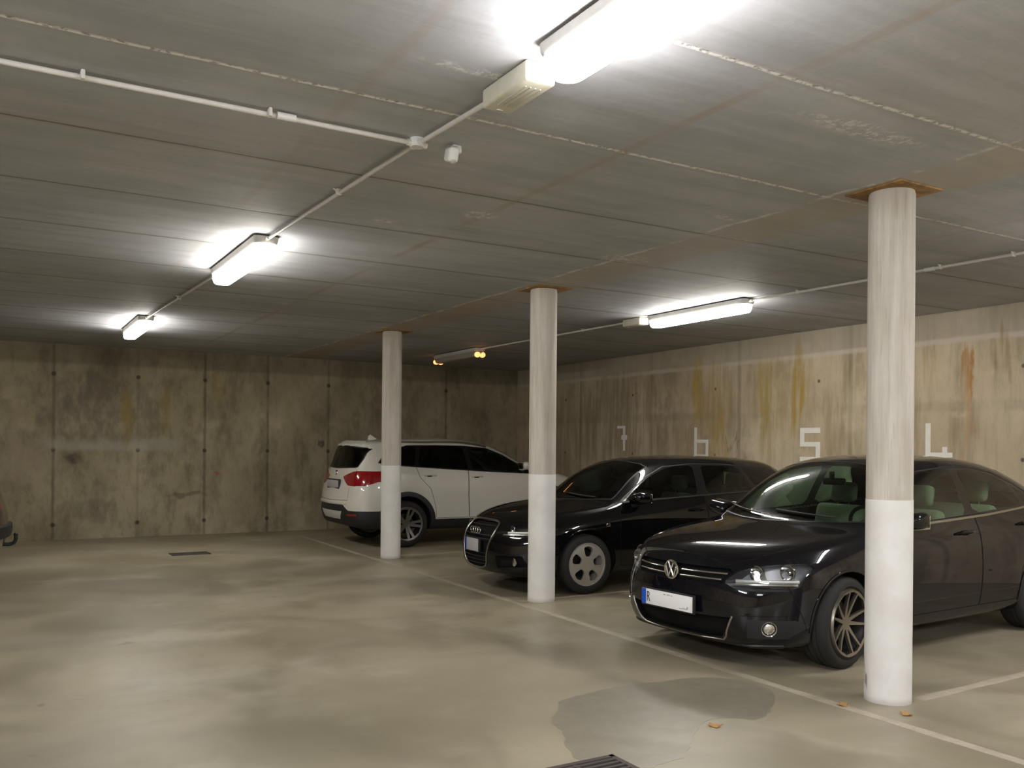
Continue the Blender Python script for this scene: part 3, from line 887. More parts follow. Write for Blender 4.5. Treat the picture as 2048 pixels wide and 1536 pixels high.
# ------------------------------------------------------------------ the cars
def jetta_spec():
    return dict(name='sedan_car', L=4.64, paint=M['navy'], wheels=(.88, 3.53), rw=.322, arch=.352, rimr=.245, tw=.225, track=.875, style='ten', rimmat=M['alloy'],
        seatmat=M['seatl'], wrot=[R(12), .9], steer=R(6), bowl='bowl', flim=1.0,
        front=[(.10, .17), (.02, .30), (.0, .44), (.01, .57), (.035, .68), (.10, .775)],
        rear=[(4.55, .22), (4.62, .33), (4.64, .50), (4.62, .68), (4.60, .85), (4.60, 1.04)],
        crease=((9, .25),),
        st=[
          S(.16, .63, .17, (.25, .60, .765), (.21, .46, .785), (.17, .32, .79), (.145, .16, .793), (.135, 0, .795), so=(.05, 0, 0, .02, .06), z=(.17, .30, .44, .57)),
          S(.30, .765, .17, (.40, .705, .80), (.38, .56, .825), (.34, .40, .84), (.31, .2, .85), (.30, 0, .853), so=(.03, 0, 0, .02, .05), z=(.17, .30, .46, .60)),
          S(.47, .842, .17, (.56, .765, .835), (.56, .63, .865), (.54, .45, .88), (.52, .23, .892), (.52, 0, .896), z=(.17, .31, .48, .64)),
          S(.68, .875, .17, (.74, .785, .865), (.76, .67, .898), (.76, .48, .915), (.76, .24, .928), (.76, 0, .933), z=(.17, .32, .50, .66)),
          S(.92, .888, .175, (.98, .79, .895), (1.02, .70, .928), (1.0, .50, .948), (.95, .25, .962), (.93, 0, .967)),
          S(1.20, .889, .18, (1.28, .79, .925), (1.33, .735, .955), (1.24, .54, .975), (1.15, .27, .992), (1.12, 0, .998)),
          S(1.55, .889, .19, (1.60, .80, .94), (1.64, .69, 1.215), (1.54, .51, 1.255), (1.46, .25, 1.275), (1.44, 0, 1.28)),
          S(1.98, .889, .19, (2.0, .805, .955), (2.06, .62, 1.40), (1.97, .48, 1.452), (1.91, .24, 1.475), (1.89, 0, 1.482)),
          S(2.42, .889, .19, (2.42, .808, .975), (2.45, .61, 1.435), (2.45, .47, 1.482), (2.45, .23, 1.502), (2.45, 0, 1.507)),
          S(2.88, .889, .19, (2.88, .808, .99), (2.88, .61, 1.428), (2.88, .47, 1.476), (2.88, .23, 1.498), (2.88, 0, 1.503)),
          S(3.25, .889, .19, (3.28, .80, 1.005), (3.28, .60, 1.385), (3.33, .46, 1.435), (3.37, .23, 1.46), (3.38, 0, 1.465)),
          S(3.60, .887, .19, (3.66, .79, 1.02), (3.68, .635, 1.255), (3.72, .48, 1.31), (3.76, .24, 1.34), (3.77, 0, 1.345)),
          S(3.95, .875, .20, (4.0, .765, 1.035), (4.03, .67, 1.10), (4.05, .5, 1.135), (4.08, .25, 1.155), (4.09, 0, 1.16)),
          S(4.28, .84, .21, (4.3, .725, 1.03), (4.31, .62, 1.065), (4.32, .46, 1.085), (4.33, .23, 1.10), (4.33, 0, 1.105)),
          S(4.48, .72, .22, (4.50, .62, 1.02), (4.53, .5, 1.05), (4.55, .36, 1.07), (4.56, .18, 1.085), (4.57, 0, 1.09)),
        ],
        ws=[(-.68, 1.0), (-.30, .985), (0, .98), (.30, .985), (.68, 1.0), (.62, 1.18), (.545, 1.37), (.44, 1.405), (.2, 1.432), (0, 1.438), (-.2, 1.432), (-.44, 1.405), (-.545, 1.37), (-.62, 1.18)],
        rwin=[(-.63, 1.14), (0, 1.16), (.63, 1.14), (.50, 1.37), (.2, 1.42), (-.2, 1.42), (-.50, 1.37)],
        win=[([(1.44, .985), (1.60, 1.11), (1.82, 1.25), (2.08, 1.35), (2.30, 1.378), (2.54, 1.385), (2.50, 1.022), (2.1, 1.0)], M['glass']),
             ([(2.62, 1.03), (2.64, 1.385), (2.9, 1.378), (3.15, 1.345), (3.36, 1.275), (3.42, 1.08)], M['glass']),
             ([(3.48, 1.085), (3.44, 1.235), (3.68, 1.13), (3.68, 1.10)], M['glassm'])],
        dlo=[(1.36, .965), (1.56, 1.10), (1.80, 1.255), (2.06, 1.365), (2.5, 1.402), (2.9, 1.395), (3.2, 1.355), (3.5, 1.255), (3.74, 1.12), (3.72, 1.085), (3.3, 1.055), (2.6, 1.01)],
        head=[(.425, .610), (.515, .574), (.625, .566), (.812, .575), (.832, .752), (.70, .748), (.586, .725), (.50, .690)],
        hood=[(.15, -.40), (.135, 0), (.15, .40), (.27, .56), (.50, .665), (.9, .73), (1.22, .745), (1.14, .40), (1.08, 0), (1.14, -.40), (1.22, -.745), (.9, -.73), (.50, -.665), (.27, -.56)],
        frontcuts=[('open_grille', [(-.41, .598), (0, .588), (.41, .598), (.47, .68), (.44, .702), (0, .705), (-.44, .702), (-.47, .68)], M['trim'], ('grille', M['under'], (.05, 0, 0), 1)),
                   ('open_intake', [(-.49, .375), (0, .368), (.49, .375), (.45, .29), (.40, .225), (.3, .212), (-.3, .212), (-.40, .225), (-.45, .29)], M['trim'], ('lower_intake', M['under'], (.06, 0, 0), 1)),
                   ('fog_surround', [(.60, .375), (.80, .375), (.835, .33), (.76, .245), (.58, .245)], M['trim'], None),
                   ('fog_surround', [(-.60, .375), (-.80, .375), (-.835, .33), (-.76, .245), (-.58, .245)], M['trim'], None)],
        rearcuts=[('tail_lamp', [(.45, .80), (.84, .80), (.84, .95), (.45, .95)], M['redl'], None), ('tail_lamp', [(-.45, .80), (-.84, .80), (-.84, .95), (-.45, .95)], M['redl'], None)],
        sides=[('front_door', [(1.34, .30), (1.31, .60), (1.34, .88), (1.42, .97), (2.60, 1.02), (2.58, .60), (2.56, .30)], M['navy']),
               ('rear_door', [(2.57, .30), (2.59, .60), (2.61, 1.02), (3.58, 1.06), (3.56, .92), (3.35, .75), (3.20, .55), (3.14, .30)], M['navy'])],
        strips=[('chrome_window_strip', M['satin'], 'side', [(1.38, .948), (1.6, .958), (2.2, .984), (2.8, 1.012), (3.3, 1.045), (3.74, 1.078)], (1, -1), .022, .008),
                ('grille_slat', M['chrome'], 'front', [(-.44, .668), (-.08, .665)], (-1,), .014, .006), ('grille_slat', M['chrome'], 'front', [(.08, .665), (.44, .668)], (-1,), .014, .006),
                ('grille_slat', M['satin'], 'front', [(-.41, .628), (-.08, .626)], (-1,), .013, .006), ('grille_slat', M['satin'], 'front', [(.08, .626), (.41, .628)], (-1,), .013, .006),
                ('chrome_bumper_line', M['satin'], 'front', [(-.505, .385), (-.475, .32), (-.435, .235), (-.40, .208), (-.2, .200), (0, .198), (.2, .200), (.40, .208), (.435, .235), (.475, .32), (.505, .385)], (-1,), .015, .008),
                ('bumper_lip', M['trim'], 'front', [(-.72, .19), (-.4, .178), (0, .175), (.4, .178), (.72, .19)], (-1,), .03, .012)],
        seams=[('side', [(.36, .60), (.40, .50), (.47, .36), (.50, .30)], -1), ('side', [(.36, .60), (.40, .50), (.47, .36), (.50, .30)], 1), ('front', [(-.78, .405), (-.56, .398)], -1), ('front', [(.56, .398), (.78, .405)], -1)],
        handles=[(2.38, .885), (3.32, .925)], handlemat=M['navy'], mirror=(1.52, .80, 1.01), mirchrome=True, wipz=1.012,
        int=dict(dash=(1.45, .97), wi=.66, seatx=2.12, seatz=.42, rseatx=2.95, mirx=1.88, mirz=1.27, floorx=2.5, floorl=2.6))

def hatch_spec(paint, name='hatchback_car'):
    return dict(name=name, L=4.28, paint=paint, wheels=(.87, 3.45), rw=.314, arch=.352, rimr=.222, tw=.215, track=.868, style='holes', rimmat=M['alloyb'],
        seatmat=M['seatd'], wrot=[R(5), .9], bowl='trim', flim=1.0,
        front=[(.03, .18), (-.04, .29), (-.06, .42), (-.045, .57), (.0, .68), (.08, .765)],
        rear=[(4.16, .24), (4.24, .34), (4.27, .50), (4.26, .68), (4.22, .84), (4.13, 1.0)],
        crease=((9, .25),),
        st=[
          S(.11, .60, .18, (.24, .57, .745), (.22, .44, .772), (.18, .31, .785), (.155, .16, .79), (.145, 0, .792), so=(.05, 0, 0, .02, .07), z=(.18, .29, .42, .56)),
          S(.29, .745, .18, (.41, .69, .785), (.39, .55, .82), (.35, .40, .838), (.32, .2, .85), (.31, 0, .853), so=(.03, 0, 0, .02, .06), z=(.18, .30, .44, .59)),
          S(.46, .83, .18, (.56, .755, .82), (.56, .63, .86), (.54, .45, .878), (.52, .23, .892), (.52, 0, .896), z=(.18, .31, .47, .63)),
          S(.67, .868, .18, (.74, .785, .85), (.76, .67, .89), (.76, .48, .91), (.76, .24, .925), (.76, 0, .93), z=(.18, .32, .50, .66)),
          S(.91, .882, .18, (.98, .795, .875), (1.02, .70, .915), (1.0, .50, .937), (.95, .25, .952), (.93, 0, .958)),
          S(1.18, .883, .185, (1.26, .795, .915), (1.31, .735, .945), (1.22, .54, .955), (1.13, .27, .972), (1.10, 0, .978)),
          S(1.52, .883, .19, (1.56, .795, .935), (1.60, .69, 1.18), (1.50, .51, 1.225), (1.42, .25, 1.245), (1.40, 0, 1.25)),
          S(1.93, .883, .19, (1.95, .795, .945), (2.01, .62, 1.35), (1.92, .48, 1.40), (1.86, .24, 1.422), (1.84, 0, 1.428)),
          S(2.40, .883, .19, (2.40, .795, .96), (2.43, .61, 1.392), (2.43, .47, 1.438), (2.43, .23, 1.457), (2.43, 0, 1.462)),
          S(2.88, .883, .19, (2.88, .79, .975), (2.88, .605, 1.388), (2.88, .47, 1.436), (2.88, .23, 1.457), (2.88, 0, 1.462)),
          S(3.32, .88, .19, (3.34, .78, .99), (3.34, .60, 1.372), (3.36, .46, 1.42), (3.38, .23, 1.442), (3.38, 0, 1.447)),
          S(3.66, .87, .20, (3.70, .765, 1.0), (3.74, .60, 1.325), (3.82, .46, 1.382), (3.88, .23, 1.41), (3.90, 0, 1.415)),
          S(3.90, .84, .21, (3.93, .735, 1.0), (3.95, .62, 1.185), (4.02, .47, 1.24), (4.06, .24, 1.265), (4.07, 0, 1.27)),
          S(4.06, .77, .23, (4.04, .68, .98), (4.04, .56, 1.02), (4.09, .42, 1.03), (4.12, .21, 1.045), (4.13, 0, 1.05)),
        ],
        ws=[(-.68, .98), (-.30, .965), (0, .96), (.30, .965), (.68, .98), (.62, 1.15), (.545, 1.325), (.44, 1.358), (.2, 1.385), (0, 1.392), (-.2, 1.385), (-.44, 1.358), (-.545, 1.325), (-.62, 1.15)],
        rwin=[(-.60, 1.06), (0, 1.05), (.60, 1.06), (.50, 1.29), (.2, 1.33), (-.2, 1.33), (-.50, 1.29)],
        win=[([(1.42, .975), (1.58, 1.085), (1.80, 1.215), (2.06, 1.312), (2.25, 1.338), (2.46, 1.345), (2.42, 1.02), (2.1, 1.0)], M['glass']),
             ([(2.56, 1.03), (2.58, 1.345), (2.9, 1.34), (3.14, 1.328), (3.28, 1.06), (2.9, 1.04)], M['glassm']),
             ([(3.35, 1.075), (3.21, 1.322), (3.45, 1.298), (3.66, 1.235), (3.66, 1.13)], M['glass'])],
        dlo=[(1.34, .955), (1.54, 1.08), (1.78, 1.225), (2.04, 1.33), (2.45, 1.362), (2.9, 1.358), (3.4, 1.325), (3.70, 1.25), (3.72, 1.11), (3.3, 1.05), (2.5, 1.01)],
        head=[(.34, .63), (.42, .60), (.60, .60), (.80, .63), (.825, .725), (.68, .735), (.42, .715)],
        hood=[(.17, -.36), (.15, 0), (.17, .36), (.30, .56), (.52, .66), (.9, .725), (1.20, .745), (1.12, .40), (1.06, 0), (1.12, -.40), (1.20, -.745), (.9, -.725), (.52, -.66), (.30, -.56)],
        frontcuts=[('open_grille', smooth_poly([(-.235, .255), (.235, .255), (.265, .47), (.32, .62), (.29, .735), (0, .745), (-.29, .735), (-.32, .62), (-.265, .47)], 1, .2), M['trim'], ('grille', M['under'], (.05, 0, 0), 1)),
                   ('open_intake', [(.40, .40), (.66, .41), (.70, .30), (.40, .27)], M['trim'], ('side_intake', M['under'], (.05, 0, 0), 1)),
                   ('open_intake', [(-.40, .40), (-.66, .41), (-.70, .30), (-.40, .27)], M['trim'], ('side_intake', M['under'], (.05, 0, 0), 1))],
        rearcuts=[('tail_lamp', [(.45, .76), (.84, .74), (.80, .92), (.45, .93)], M['redl'], None), ('tail_lamp', [(-.45, .76), (-.84, .74), (-.80, .92), (-.45, .93)], M['redl'], None)],
        sides=[('front_door', [(1.30, .28), (1.27, .58), (1.30, .86), (1.38, .945), (2.50, 1.0), (2.49, .58), (2.49, .28)], paint),
               ('rear_door', [(2.50, .28), (2.50, .58), (2.51, 1.0), (3.42, 1.04), (3.40, .86), (3.22, .70), (3.08, .52), (3.03, .28)], paint)],
        strips=[('grille_frame', M['satin'], 'front', [*(q_ := smooth_poly([(-.245, .24), (.245, .24), (.28, .47), (.335, .62), (.305, .75), (0, .758), (-.305, .75), (-.335, .62), (-.28, .47)], 2, .22)), q_[0]], (-1,), .018, .010)] +
               [('grille_slat', M['trim'], 'front', [(-w, z), (w, z)], (-1,), .008, .002) for z, w in ((.29, .23), (.33, .235), (.37, .24), (.41, .245), (.56, .30), (.60, .32), (.70, .30))] +
               [('window_frame_strip', M['satin'] if paint == M['brown'] else M['trim'], 'side', [(1.36, .945), (2.1, .985), (2.8, 1.02), (3.3, 1.04), (3.72, 1.10)], (1, -1), .014, .005)],
        seams=[('side', [(.37, .58), (.42, .45), (.47, .33)], -1), ('side', [(.37, .58), (.42, .45), (.47, .33)], 1)],
        handles=[(2.34, .85), (3.22, .88)], mirror=(1.50, .78, .995), wipz=.985,
        int=dict(dash=(1.42, .93), wi=.66, seatx=2.08, seatz=.40, rseatx=2.92, mirx=1.84, mirz=1.22, floorx=2.45, floorl=2.6))

def warp_z(sp):
    """taller upper body: everything above the bumper line moves up a little"""
    def w(z):
        if z <= .62: return z
        if z <= 1.02: return z + .09 * (z - .62) / .40
        return z + .09 - .035 * min(1, (z - 1.02) / .6)
    for s in sp['st']:
        s['c5'] = (*s['c5'][:2], w(s['c5'][2])); s['t'] = [(a, b, w(c)) for a, b, c in s['t']]
        s['z'] = tuple(w(c) for c in s.get('z', (s['zb'], .33, .50, .68)))
    for k in ('front', 'rear', 'ws', 'rwin', 'head', 'dlo', 'handles'): sp[k] = [(a, w(b)) for a, b in sp[k]]
    sp['win'] = [([(a, w(b)) for a, b in p], m) for p, m in sp['win']]
    sp['sides'] = [(n, [(a, w(b)) for a, b in p], m) for n, p, m in sp['sides']]
    sp['frontcuts'] = [(n, [(a, w(b)) for a, b in p], m, r) for n, p, m, r in sp['frontcuts']]
    sp['rearcuts'] = [(n, [(a, w(b)) for a, b in p], m, r) for n, p, m, r in sp['rearcuts']]
    sp['strips'] = [(n, m, v, p if v == 'top' else [(a, w(b)) for a, b in p], sg, x, h) for n, m, v, p, sg, x, h in sp['strips']]
    x, y, z = sp['mirror']; sp['mirror'] = (x, y, w(z)); sp['wipz'] = w(sp['wipz'])
    return sp

def suv_spec():
    W = M['carwhite']
    return warp_z(dict(name='suv_car', L=4.44, paint=W, wheels=(.85, 3.49), rw=.352, arch=.405, archdz=.02, rimr=.262, tw=.235, track=.895, style='twin', rimmat=M['alloyd'],
        seatmat=M['seatd'], wrot=[R(5), R(-18)], bowl='chrome', flim=1.0, lipmat=M['trim'], lipw=.085, liph=.014, liprad=.035, sh=.12, steer=0,
        front=[(.10, .25), (.03, .38), (.0, .52), (.01, .68), (.04, .82), (.10, .92)],
        rear=[(4.30, .33), (4.40, .42), (4.44, .56), (4.42, .74), (4.34, .90), (4.32, 1.06)],
        crease=((9, .3),),
        st=[
          S(.15, .64, .25, (.24, .60, .905), (.21, .46, .93), (.18, .32, .94), (.16, .16, .945), (.15, 0, .947), so=(.05, 0, 0, .02, .06), z=(.25, .38, .52, .68)),
          S(.30, .79, .25, (.40, .72, .95), (.38, .58, .98), (.34, .42, 1.0), (.31, .2, 1.01), (.30, 0, 1.013), z=(.25, .38, .54, .70)),
          S(.50, .868, .25, (.58, .785, .985), (.58, .65, 1.02), (.56, .47, 1.04), (.54, .23, 1.05), (.54, 0, 1.053), z=(.25, .38, .56, .74)),
          S(.80, .905, .25, (.84, .815, 1.02), (.86, .69, 1.055), (.86, .5, 1.075), (.84, .25, 1.085), (.84, 0, 1.088), z=(.25, .38, .58, .78)),
          S(1.08, .91, .25, (1.14, .82, 1.04), (1.20, .75, 1.075), (1.12, .54, 1.09), (1.05, .27, 1.10), (1.02, 0, 1.105), z=(.25, .40, .58, .80)),
          S(1.42, .91, .25, (1.46, .83, 1.05), (1.53, .70, 1.27), (1.42, .51, 1.30), (1.36, .26, 1.32), (1.34, 0, 1.325), z=(.25, .40, .58, .80)),
          S(1.85, .91, .25, (1.88, .835, 1.06), (1.94, .64, 1.485), (1.86, .48, 1.53), (1.81, .24, 1.55), (1.79, 0, 1.555), z=(.25, .40, .58, .80)),
          S(2.35, .91, .25, (2.35, .84, 1.075), (2.38, .625, 1.555), (2.38, .48, 1.605), (2.38, .24, 1.625), (2.38, 0, 1.63), z=(.25, .40, .58, .80)),
          S(2.85, .91, .25, (2.85, .84, 1.09), (2.85, .62, 1.56), (2.85, .48, 1.61), (2.85, .24, 1.63), (2.85, 0, 1.635), z=(.25, .40, .58, .80)),
          S(3.35, .91, .25, (3.35, .84, 1.105), (3.35, .615, 1.545), (3.35, .47, 1.595), (3.35, .24, 1.615), (3.35, 0, 1.62), z=(.25, .40, .58, .80)),
          S(3.78, .905, .26, (3.78, .825, 1.115), (3.78, .645, 1.53), (3.80, .50, 1.572), (3.82, .23, 1.585), (3.82, 0, 1.59), z=(.26, .40, .58, .80)),
          S(4.02, .885, .28, (4.04, .79, 1.11), (4.00, .685, 1.49), (4.10, .53, 1.54), (4.17, .24, 1.565), (4.19, 0, 1.57), z=(.28, .42, .58, .78)),
          S(4.18, .84, .30, (4.17, .735, 1.09), (4.09, .70, 1.33), (4.17, .54, 1.38), (4.21, .23, 1.42), (4.215, 0, 1.425), z=(.30, .42, .58, .77)),
          S(4.27, .765, .32, (4.25, .67, 1.06), (4.23, .56, 1.11), (4.27, .42, 1.125), (4.29, .21, 1.13), (4.295, 0, 1.135), so=(0, .03, .05, .04, 0), z=(.32, .43, .57, .75)),
        ],
        wsmat=M['glassm'],
        ws=[(-.68, 1.115), (0, 1.09), (.68, 1.115), (.62, 1.27), (.54, 1.45), (.42, 1.48), (.2, 1.505), (0, 1.512), (-.2, 1.505), (-.42, 1.48), (-.54, 1.45), (-.62, 1.27)],
        rwmat=M['glassd'],
        rwin=smooth_poly([(-.64, 1.13), (0, 1.11), (.64, 1.13), (.68, 1.27), (.67, 1.44), (.2, 1.475), (-.2, 1.475), (-.67, 1.44), (-.68, 1.27)], 1, .08),
        win=[([(1.30, 1.04), (1.50, 1.19), (1.75, 1.33), (2.02, 1.435), (2.36, 1.475), (2.34, 1.095), (1.9, 1.07)], M['glassm']),
             ([(2.42, 1.10), (2.44, 1.48), (2.8, 1.485), (3.18, 1.478), (3.28, 1.155), (2.85, 1.125)], M['glassd']),
             ([(3.34, 1.16), (3.25, 1.475), (3.5, 1.46), (3.76, 1.36), (3.85, 1.22), (3.6, 1.178)], M['glassd'])],
        dlo=[(1.22, 1.02), (1.46, 1.19), (1.72, 1.345), (2.0, 1.455), (2.4, 1.49), (2.9, 1.497), (3.4, 1.488), (3.78, 1.38), (3.92, 1.205), (3.6, 1.16), (2.8, 1.105), (2.0, 1.055)],
        head=[(.42, .72), (.80, .74), (.84, .85), (.42, .83)],
        hood=[(.20, -.45), (.17, 0), (.20, .45), (.52, .66), (.9, .73), (1.12, .745), (1.05, .40), (1.0, 0), (1.05, -.40), (1.12, -.745), (.9, -.73), (.52, -.66)],
        frontcuts=[('open_grille', [(-.35, .62), (-.04, .62), (-.04, .82), (-.35, .82)], M['trim'], ('grille', M['under'], (.05, 0, 0), 1)), ('open_grille', [(.35, .62), (.04, .62), (.04, .82), (.35, .82)], M['trim'], ('grille', M['under'], (.05, 0, 0), 1))],
        rearcuts=[('tail_lamp', smooth_poly([(.31, .985), (.46, 1.025), (.60, 1.065), (.92, 1.075), (.92, .95), (.74, .875), (.54, .88), (.40, .935)], 1, .05), M['redl'], None),
                  ('tail_lamp', smooth_poly([(-.31, .985), (-.46, 1.025), (-.60, 1.065), (-.92, 1.075), (-.92, .95), (-.74, .875), (-.54, .88), (-.40, .935)], 1, .05), M['redl'], None),
                  ('skid_plate', [(-.36, .42), (.36, .42), (.46, .545), (-.46, .545)], M['skid'], None),
                  ('rear_bumper_cladding', [(-.95, .2), (.95, .2), (.95, .555), (.64, .565), (.50, .64), (-.50, .64), (-.64, .565), (-.95, .555)], M['trim'], None)],
        sides=[('front_door', [(1.22, .43), (1.18, .70), (1.22, .98), (1.32, 1.06), (2.42, 1.10), (2.44, .75), (2.42, .43)], W),
               ('rear_door', [(2.43, .43), (2.45, .75), (2.43, 1.10), (3.32, 1.14), (3.27, .98), (3.10, .84), (3.02, .62), (3.0, .43)], W),
               ('tail_lamp', [(3.84, 1.0), (3.96, 1.07), (4.45, 1.08), (4.45, .88), (4.15, .88), (3.98, .92)], M['redl']),
               ('sill_cladding', [(1.2, .2), (1.2, .415), (3.13, .415), (3.13, .2)], M['trim']),
               ('rear_bumper_cladding', [(3.9, .2), (3.88, .50), (4.5, .535), (4.5, .2)], M['trim'])],
        strips=[('roof_rail', M['satin'], 'top', [(2.0, -.60), (2.5, -.585), (3.0, -.582), (3.5, -.575), (3.8, -.56)], (1,), .03, .045), ('roof_rail', M['satin'], 'top', [(2.0, .60), (2.5, .585), (3.0, .582), (3.5, .575), (3.8, .56)], (1,), .03, .045),
                ('roof_spoiler', W, 'top', [(4.06, -.50), (4.14, -.30), (4.17, 0), (4.14, .30), (4.06, .50)], (1,), .12, .02),
                ('bumper_reflector', M['redl'], 'front', [(.60, .50), (.78, .50)], (1,), .03, .006), ('bumper_reflector', M['redl'], 'front', [(-.60, .50), (-.78, .50)], (1,), .03, .006),
                ('bumper_crease', W, 'front', [(-.60, .66), (-.3, .665), (0, .667), (.3, .665), (.60, .66)], (1,), .05, .014),
                ('tailgate_gap', M['under'], 'front', [(-.60, .86), (-.62, .70), (0, .69), (.62, .70), (.60, .86)], (1,), .006, .001)],
        seams=[],
        handles=[(2.28, .985), (3.10, 1.005)], mirror=(1.42, .80, 1.15), wipz=1.135,
        int=dict(dash=(1.35, 1.06), wi=.66, seatx=2.05, seatz=.55, rseatx=2.85, mirx=1.72, mirz=1.38, floorx=2.4, floorl=2.5)))

def build_cars():
    # ---- dark saloon in the nearest bay
    sp = jetta_spec(); root, bvh = car(sp, 'black four-door saloon with white number plate, parked nose-out behind the nearest column', (4.265, 4.995, .0016), R(3.1))
    p, _ = cast(bvh, 'front', 0, .657, -1); p = p - Vector((.004, 0, 0))
    b = new(); torus(b, p + Vector((-.016, 0, 0)), .064, .0075); lathe(b, [(0, -.012), (.055, -.012), (.055, .0), (0, .0)], 'x', 32, p + Vector((0, 0, 0)))
    bd = obj('badge', b, M['chrome'], root)
    b = new()
    def stroke(y0, z0, y1, z1, w=.0065):
        tube(b, [p + Vector((-.020, y0, z0)), p + Vector((-.020, y1, z1))], w, 6)
    stroke(-.024, .052, 0, -.002); stroke(.024, .052, 0, -.002)
    stroke(-.052, .022, -.026, -.048); stroke(-.026, -.048, 0, .004); stroke(0, .004, .026, -.048); stroke(.026, -.048, .052, .022)
    obj('badge_letters', b, M['chrome'], bd)
    b = new(); lathe(b, [(0, -.0135), (.054, -.0135), (.054, -.011), (0, -.011)], 'x', 32, p); obj('badge_disc', b, M['trim'], bd)
    # plate
    pz = .437
    b = new(); box(b, (-.012, 0, pz), (.024, .545, .135), .006); ph = obj('plate_holder', b, M['trim'], root)
    b = new(); box(b, (-.026, 0, pz), (.004, .52, .112), .001); pl = obj('number_plate', b, M['plate'], root)
    b = new(); box(b, (-.0285, .238, pz), (.002, .043, .110), .0); obj('plate_band', b, M['blue'], pl)
    F = Matrix(((0, 0, -1, -.0295), (-1, 0, 0, 0), (0, 1, 0, pz), (0, 0, 0, 1)))
    text_mesh('R', .105, M['ink'], 'plate_letter', pl, Matrix.Translation((0, .190, -.002)) @ F @ Matrix.Diagonal((.62, 1, 1, 1)))
    for y, z, w, h in ((-.02, .038, .03, .008), (.02, .036, .02, .007), (-.055, .036, .018, .006), (-.19, -.036, .045, .006), (-.213, -.028, .012, .016), (-.15, -.040, .03, .005)):
        b = new(); box(b, (-.0288, y, pz + z), (.0015, w, h), .0); obj('plate_mark', b, M['smudge'], pl)
    head_inside(root, bvh, [(-1, .60, .675, .056), (-1, .735, .69, .056)], .055, (.45, .80, .60))
    for sg in (-1, 1):
        q, nn = cast(bvh, 'front', .70 * sg, .315, -1)
        b = new(); lathe(b, [(0, .010), (.022, .007), (.036, .0), (.043, -.010), (.047, .002), (.052, .006), (.056, -.01)], 'z', 28)
        bmesh.ops.rotate(b, matrix=Vector((0, 0, 1)).rotation_difference(nn).to_matrix(), verts=b.verts, cent=(0, 0, 0)); bmesh.ops.translate(b, vec=q, verts=b.verts)
        fo = obj('fog_lamp', b, M['chrome'], root)
    # bonnet edge crumple of the bumper blade
    # ---- black hatchback
    sp = hatch_spec(M['black']); root, bvh = car(sp, 'black five-door hatchback with a tall framed grille, parked nose-out between the other two cars', (4.575, 8.53, .0016), R(-2.0))
    p, _ = cast(bvh, 'front', 0, .785, -1)
    b = new()
    for k in range(4): torus(b, (-.020, (k - 1.5) * .055, .64), .033, .0055)
    obj('ring_badge', b, M['chrome'], root)
    b = new(); box(b, (-.045, 0, .485), (.03, .32, .15), .005); obj('plate_holder', b, M['trim'], root)
    b = new(); box(b, (-.062, 0, .485), (.004, .30, .135), .001); pl = obj('number_plate', b, M['plateg'], root)
    b = new(); box(b, (-.0645, .138, .485), (.002, .022, .133), 0); obj('plate_band', b, M['blue'], pl)
    head_inside(root, bvh, [(-1, .50, .665, .045), (-1, .66, .675, .045)], .055, (.44, .74, .615))
    for sg in (-1, 1):
        q, nn = cast(bvh, 'front', .60 * sg, .345, -1)
        b = new(); lathe(b, [(0, .012), (.028, .010), (.040, 0), (.043, -.012)], 'x', 20, q + Vector((.012, 0, 0))); obj('fog_lamp', b, M['chrome'], root)
        q, nn = cast(bvh, 'side', 1.12, .72, sg)
        b = new(); box(b, q + nn * .003, (.05, .008, .03), .003); obj('side_repeater', b, M['chrome'], root)
    # ---- white SUV nose-in
    sp = suv_spec(); root, bvh = car(sp, 'white SUV parked nose-in near the far wall, its red tail lamp showing', SUV[0], SUV[1])
    xr = 4.44
    q, nn = cast(bvh, 'front', 0, .93, 1)
    b = new(); box(b, (q.x - .002, 0, .95), (.03, .56, .15), .006); obj('plate_holder', b, M['trim'], root)
    b = new(); box(b, (q.x + .015, 0, .95), (.004, .52, .112), .001); pl = obj('number_plate', b, M['plateg'], root)
    q, nn = cast(bvh, 'front', 0, 1.12, 1)
    b = new(); lathe(b, [(0, .008), (.036, .007), (.041, .0), (.041, -.01)], 'x', 24, q); bd = obj('round_badge', b, M['trim'], root)
    b = new(); torus(b, q + Vector((.006, 0, 0)), .038, .003); obj('badge_ring', b, M['chrome'], bd)
    for a0, m in ((0, M['blue']), (90, M['plate']), (180, M['blue']), (270, M['plate'])):
        b = new(); pts = [(0, 0)] + [(.022 * math.cos(R(a0 + 15 * i)), .022 * math.sin(R(a0 + 15 * i))) for i in range(7)]
        prism(b, pts, 0, .002, lambda u, w, h: q + Vector((.009 + h, u, w))); obj('badge_quarter', b, m, bd)
    p, nn = cast(bvh, 'top', 3.72, 0, 1)
    b = new(); prism(b, [(-.06, 0), (.10, 0), (.09, .055), (.06, .075)], -.012, .012, lambda u, w, h: p + Vector((u - .02, h, w - .004))); obj('roof_fin', b, M['carwhite'], root)
    # ---- brown car at the left edge
    sp = hatch_spec(M['brown']); root, bvh = car(sp, 'brown car cut off by the left edge, only its rear bumper and tow hook showing', (BRN[0], BRN[1], .0016), R(BRN[2]))
    b = new(); tube(b, [(3.95, 0, .42), (4.05, 0, .33), (4.14, 0, .295), (4.25, 0, .285), (4.285, 0, .289), (4.315, 0, .303), (4.332, 0, .33), (4.338, 0, .36), (4.335, 0, .40)], .022, 12)
    bb = new(); ribbon(bb, bvh, 'front', [(-.80, .47), (0, .49), (.80, .47)], 1, .17, .045, .01); obj('rear_bumper', bb, M['trim'], root)
    bmesh.ops.create_uvsphere(b, u_segments=16, v_segments=10, radius=.026, matrix=Matrix.Translation((4.335, 0, .405)))
    obj('tow_hook', b, M['trim'], root)

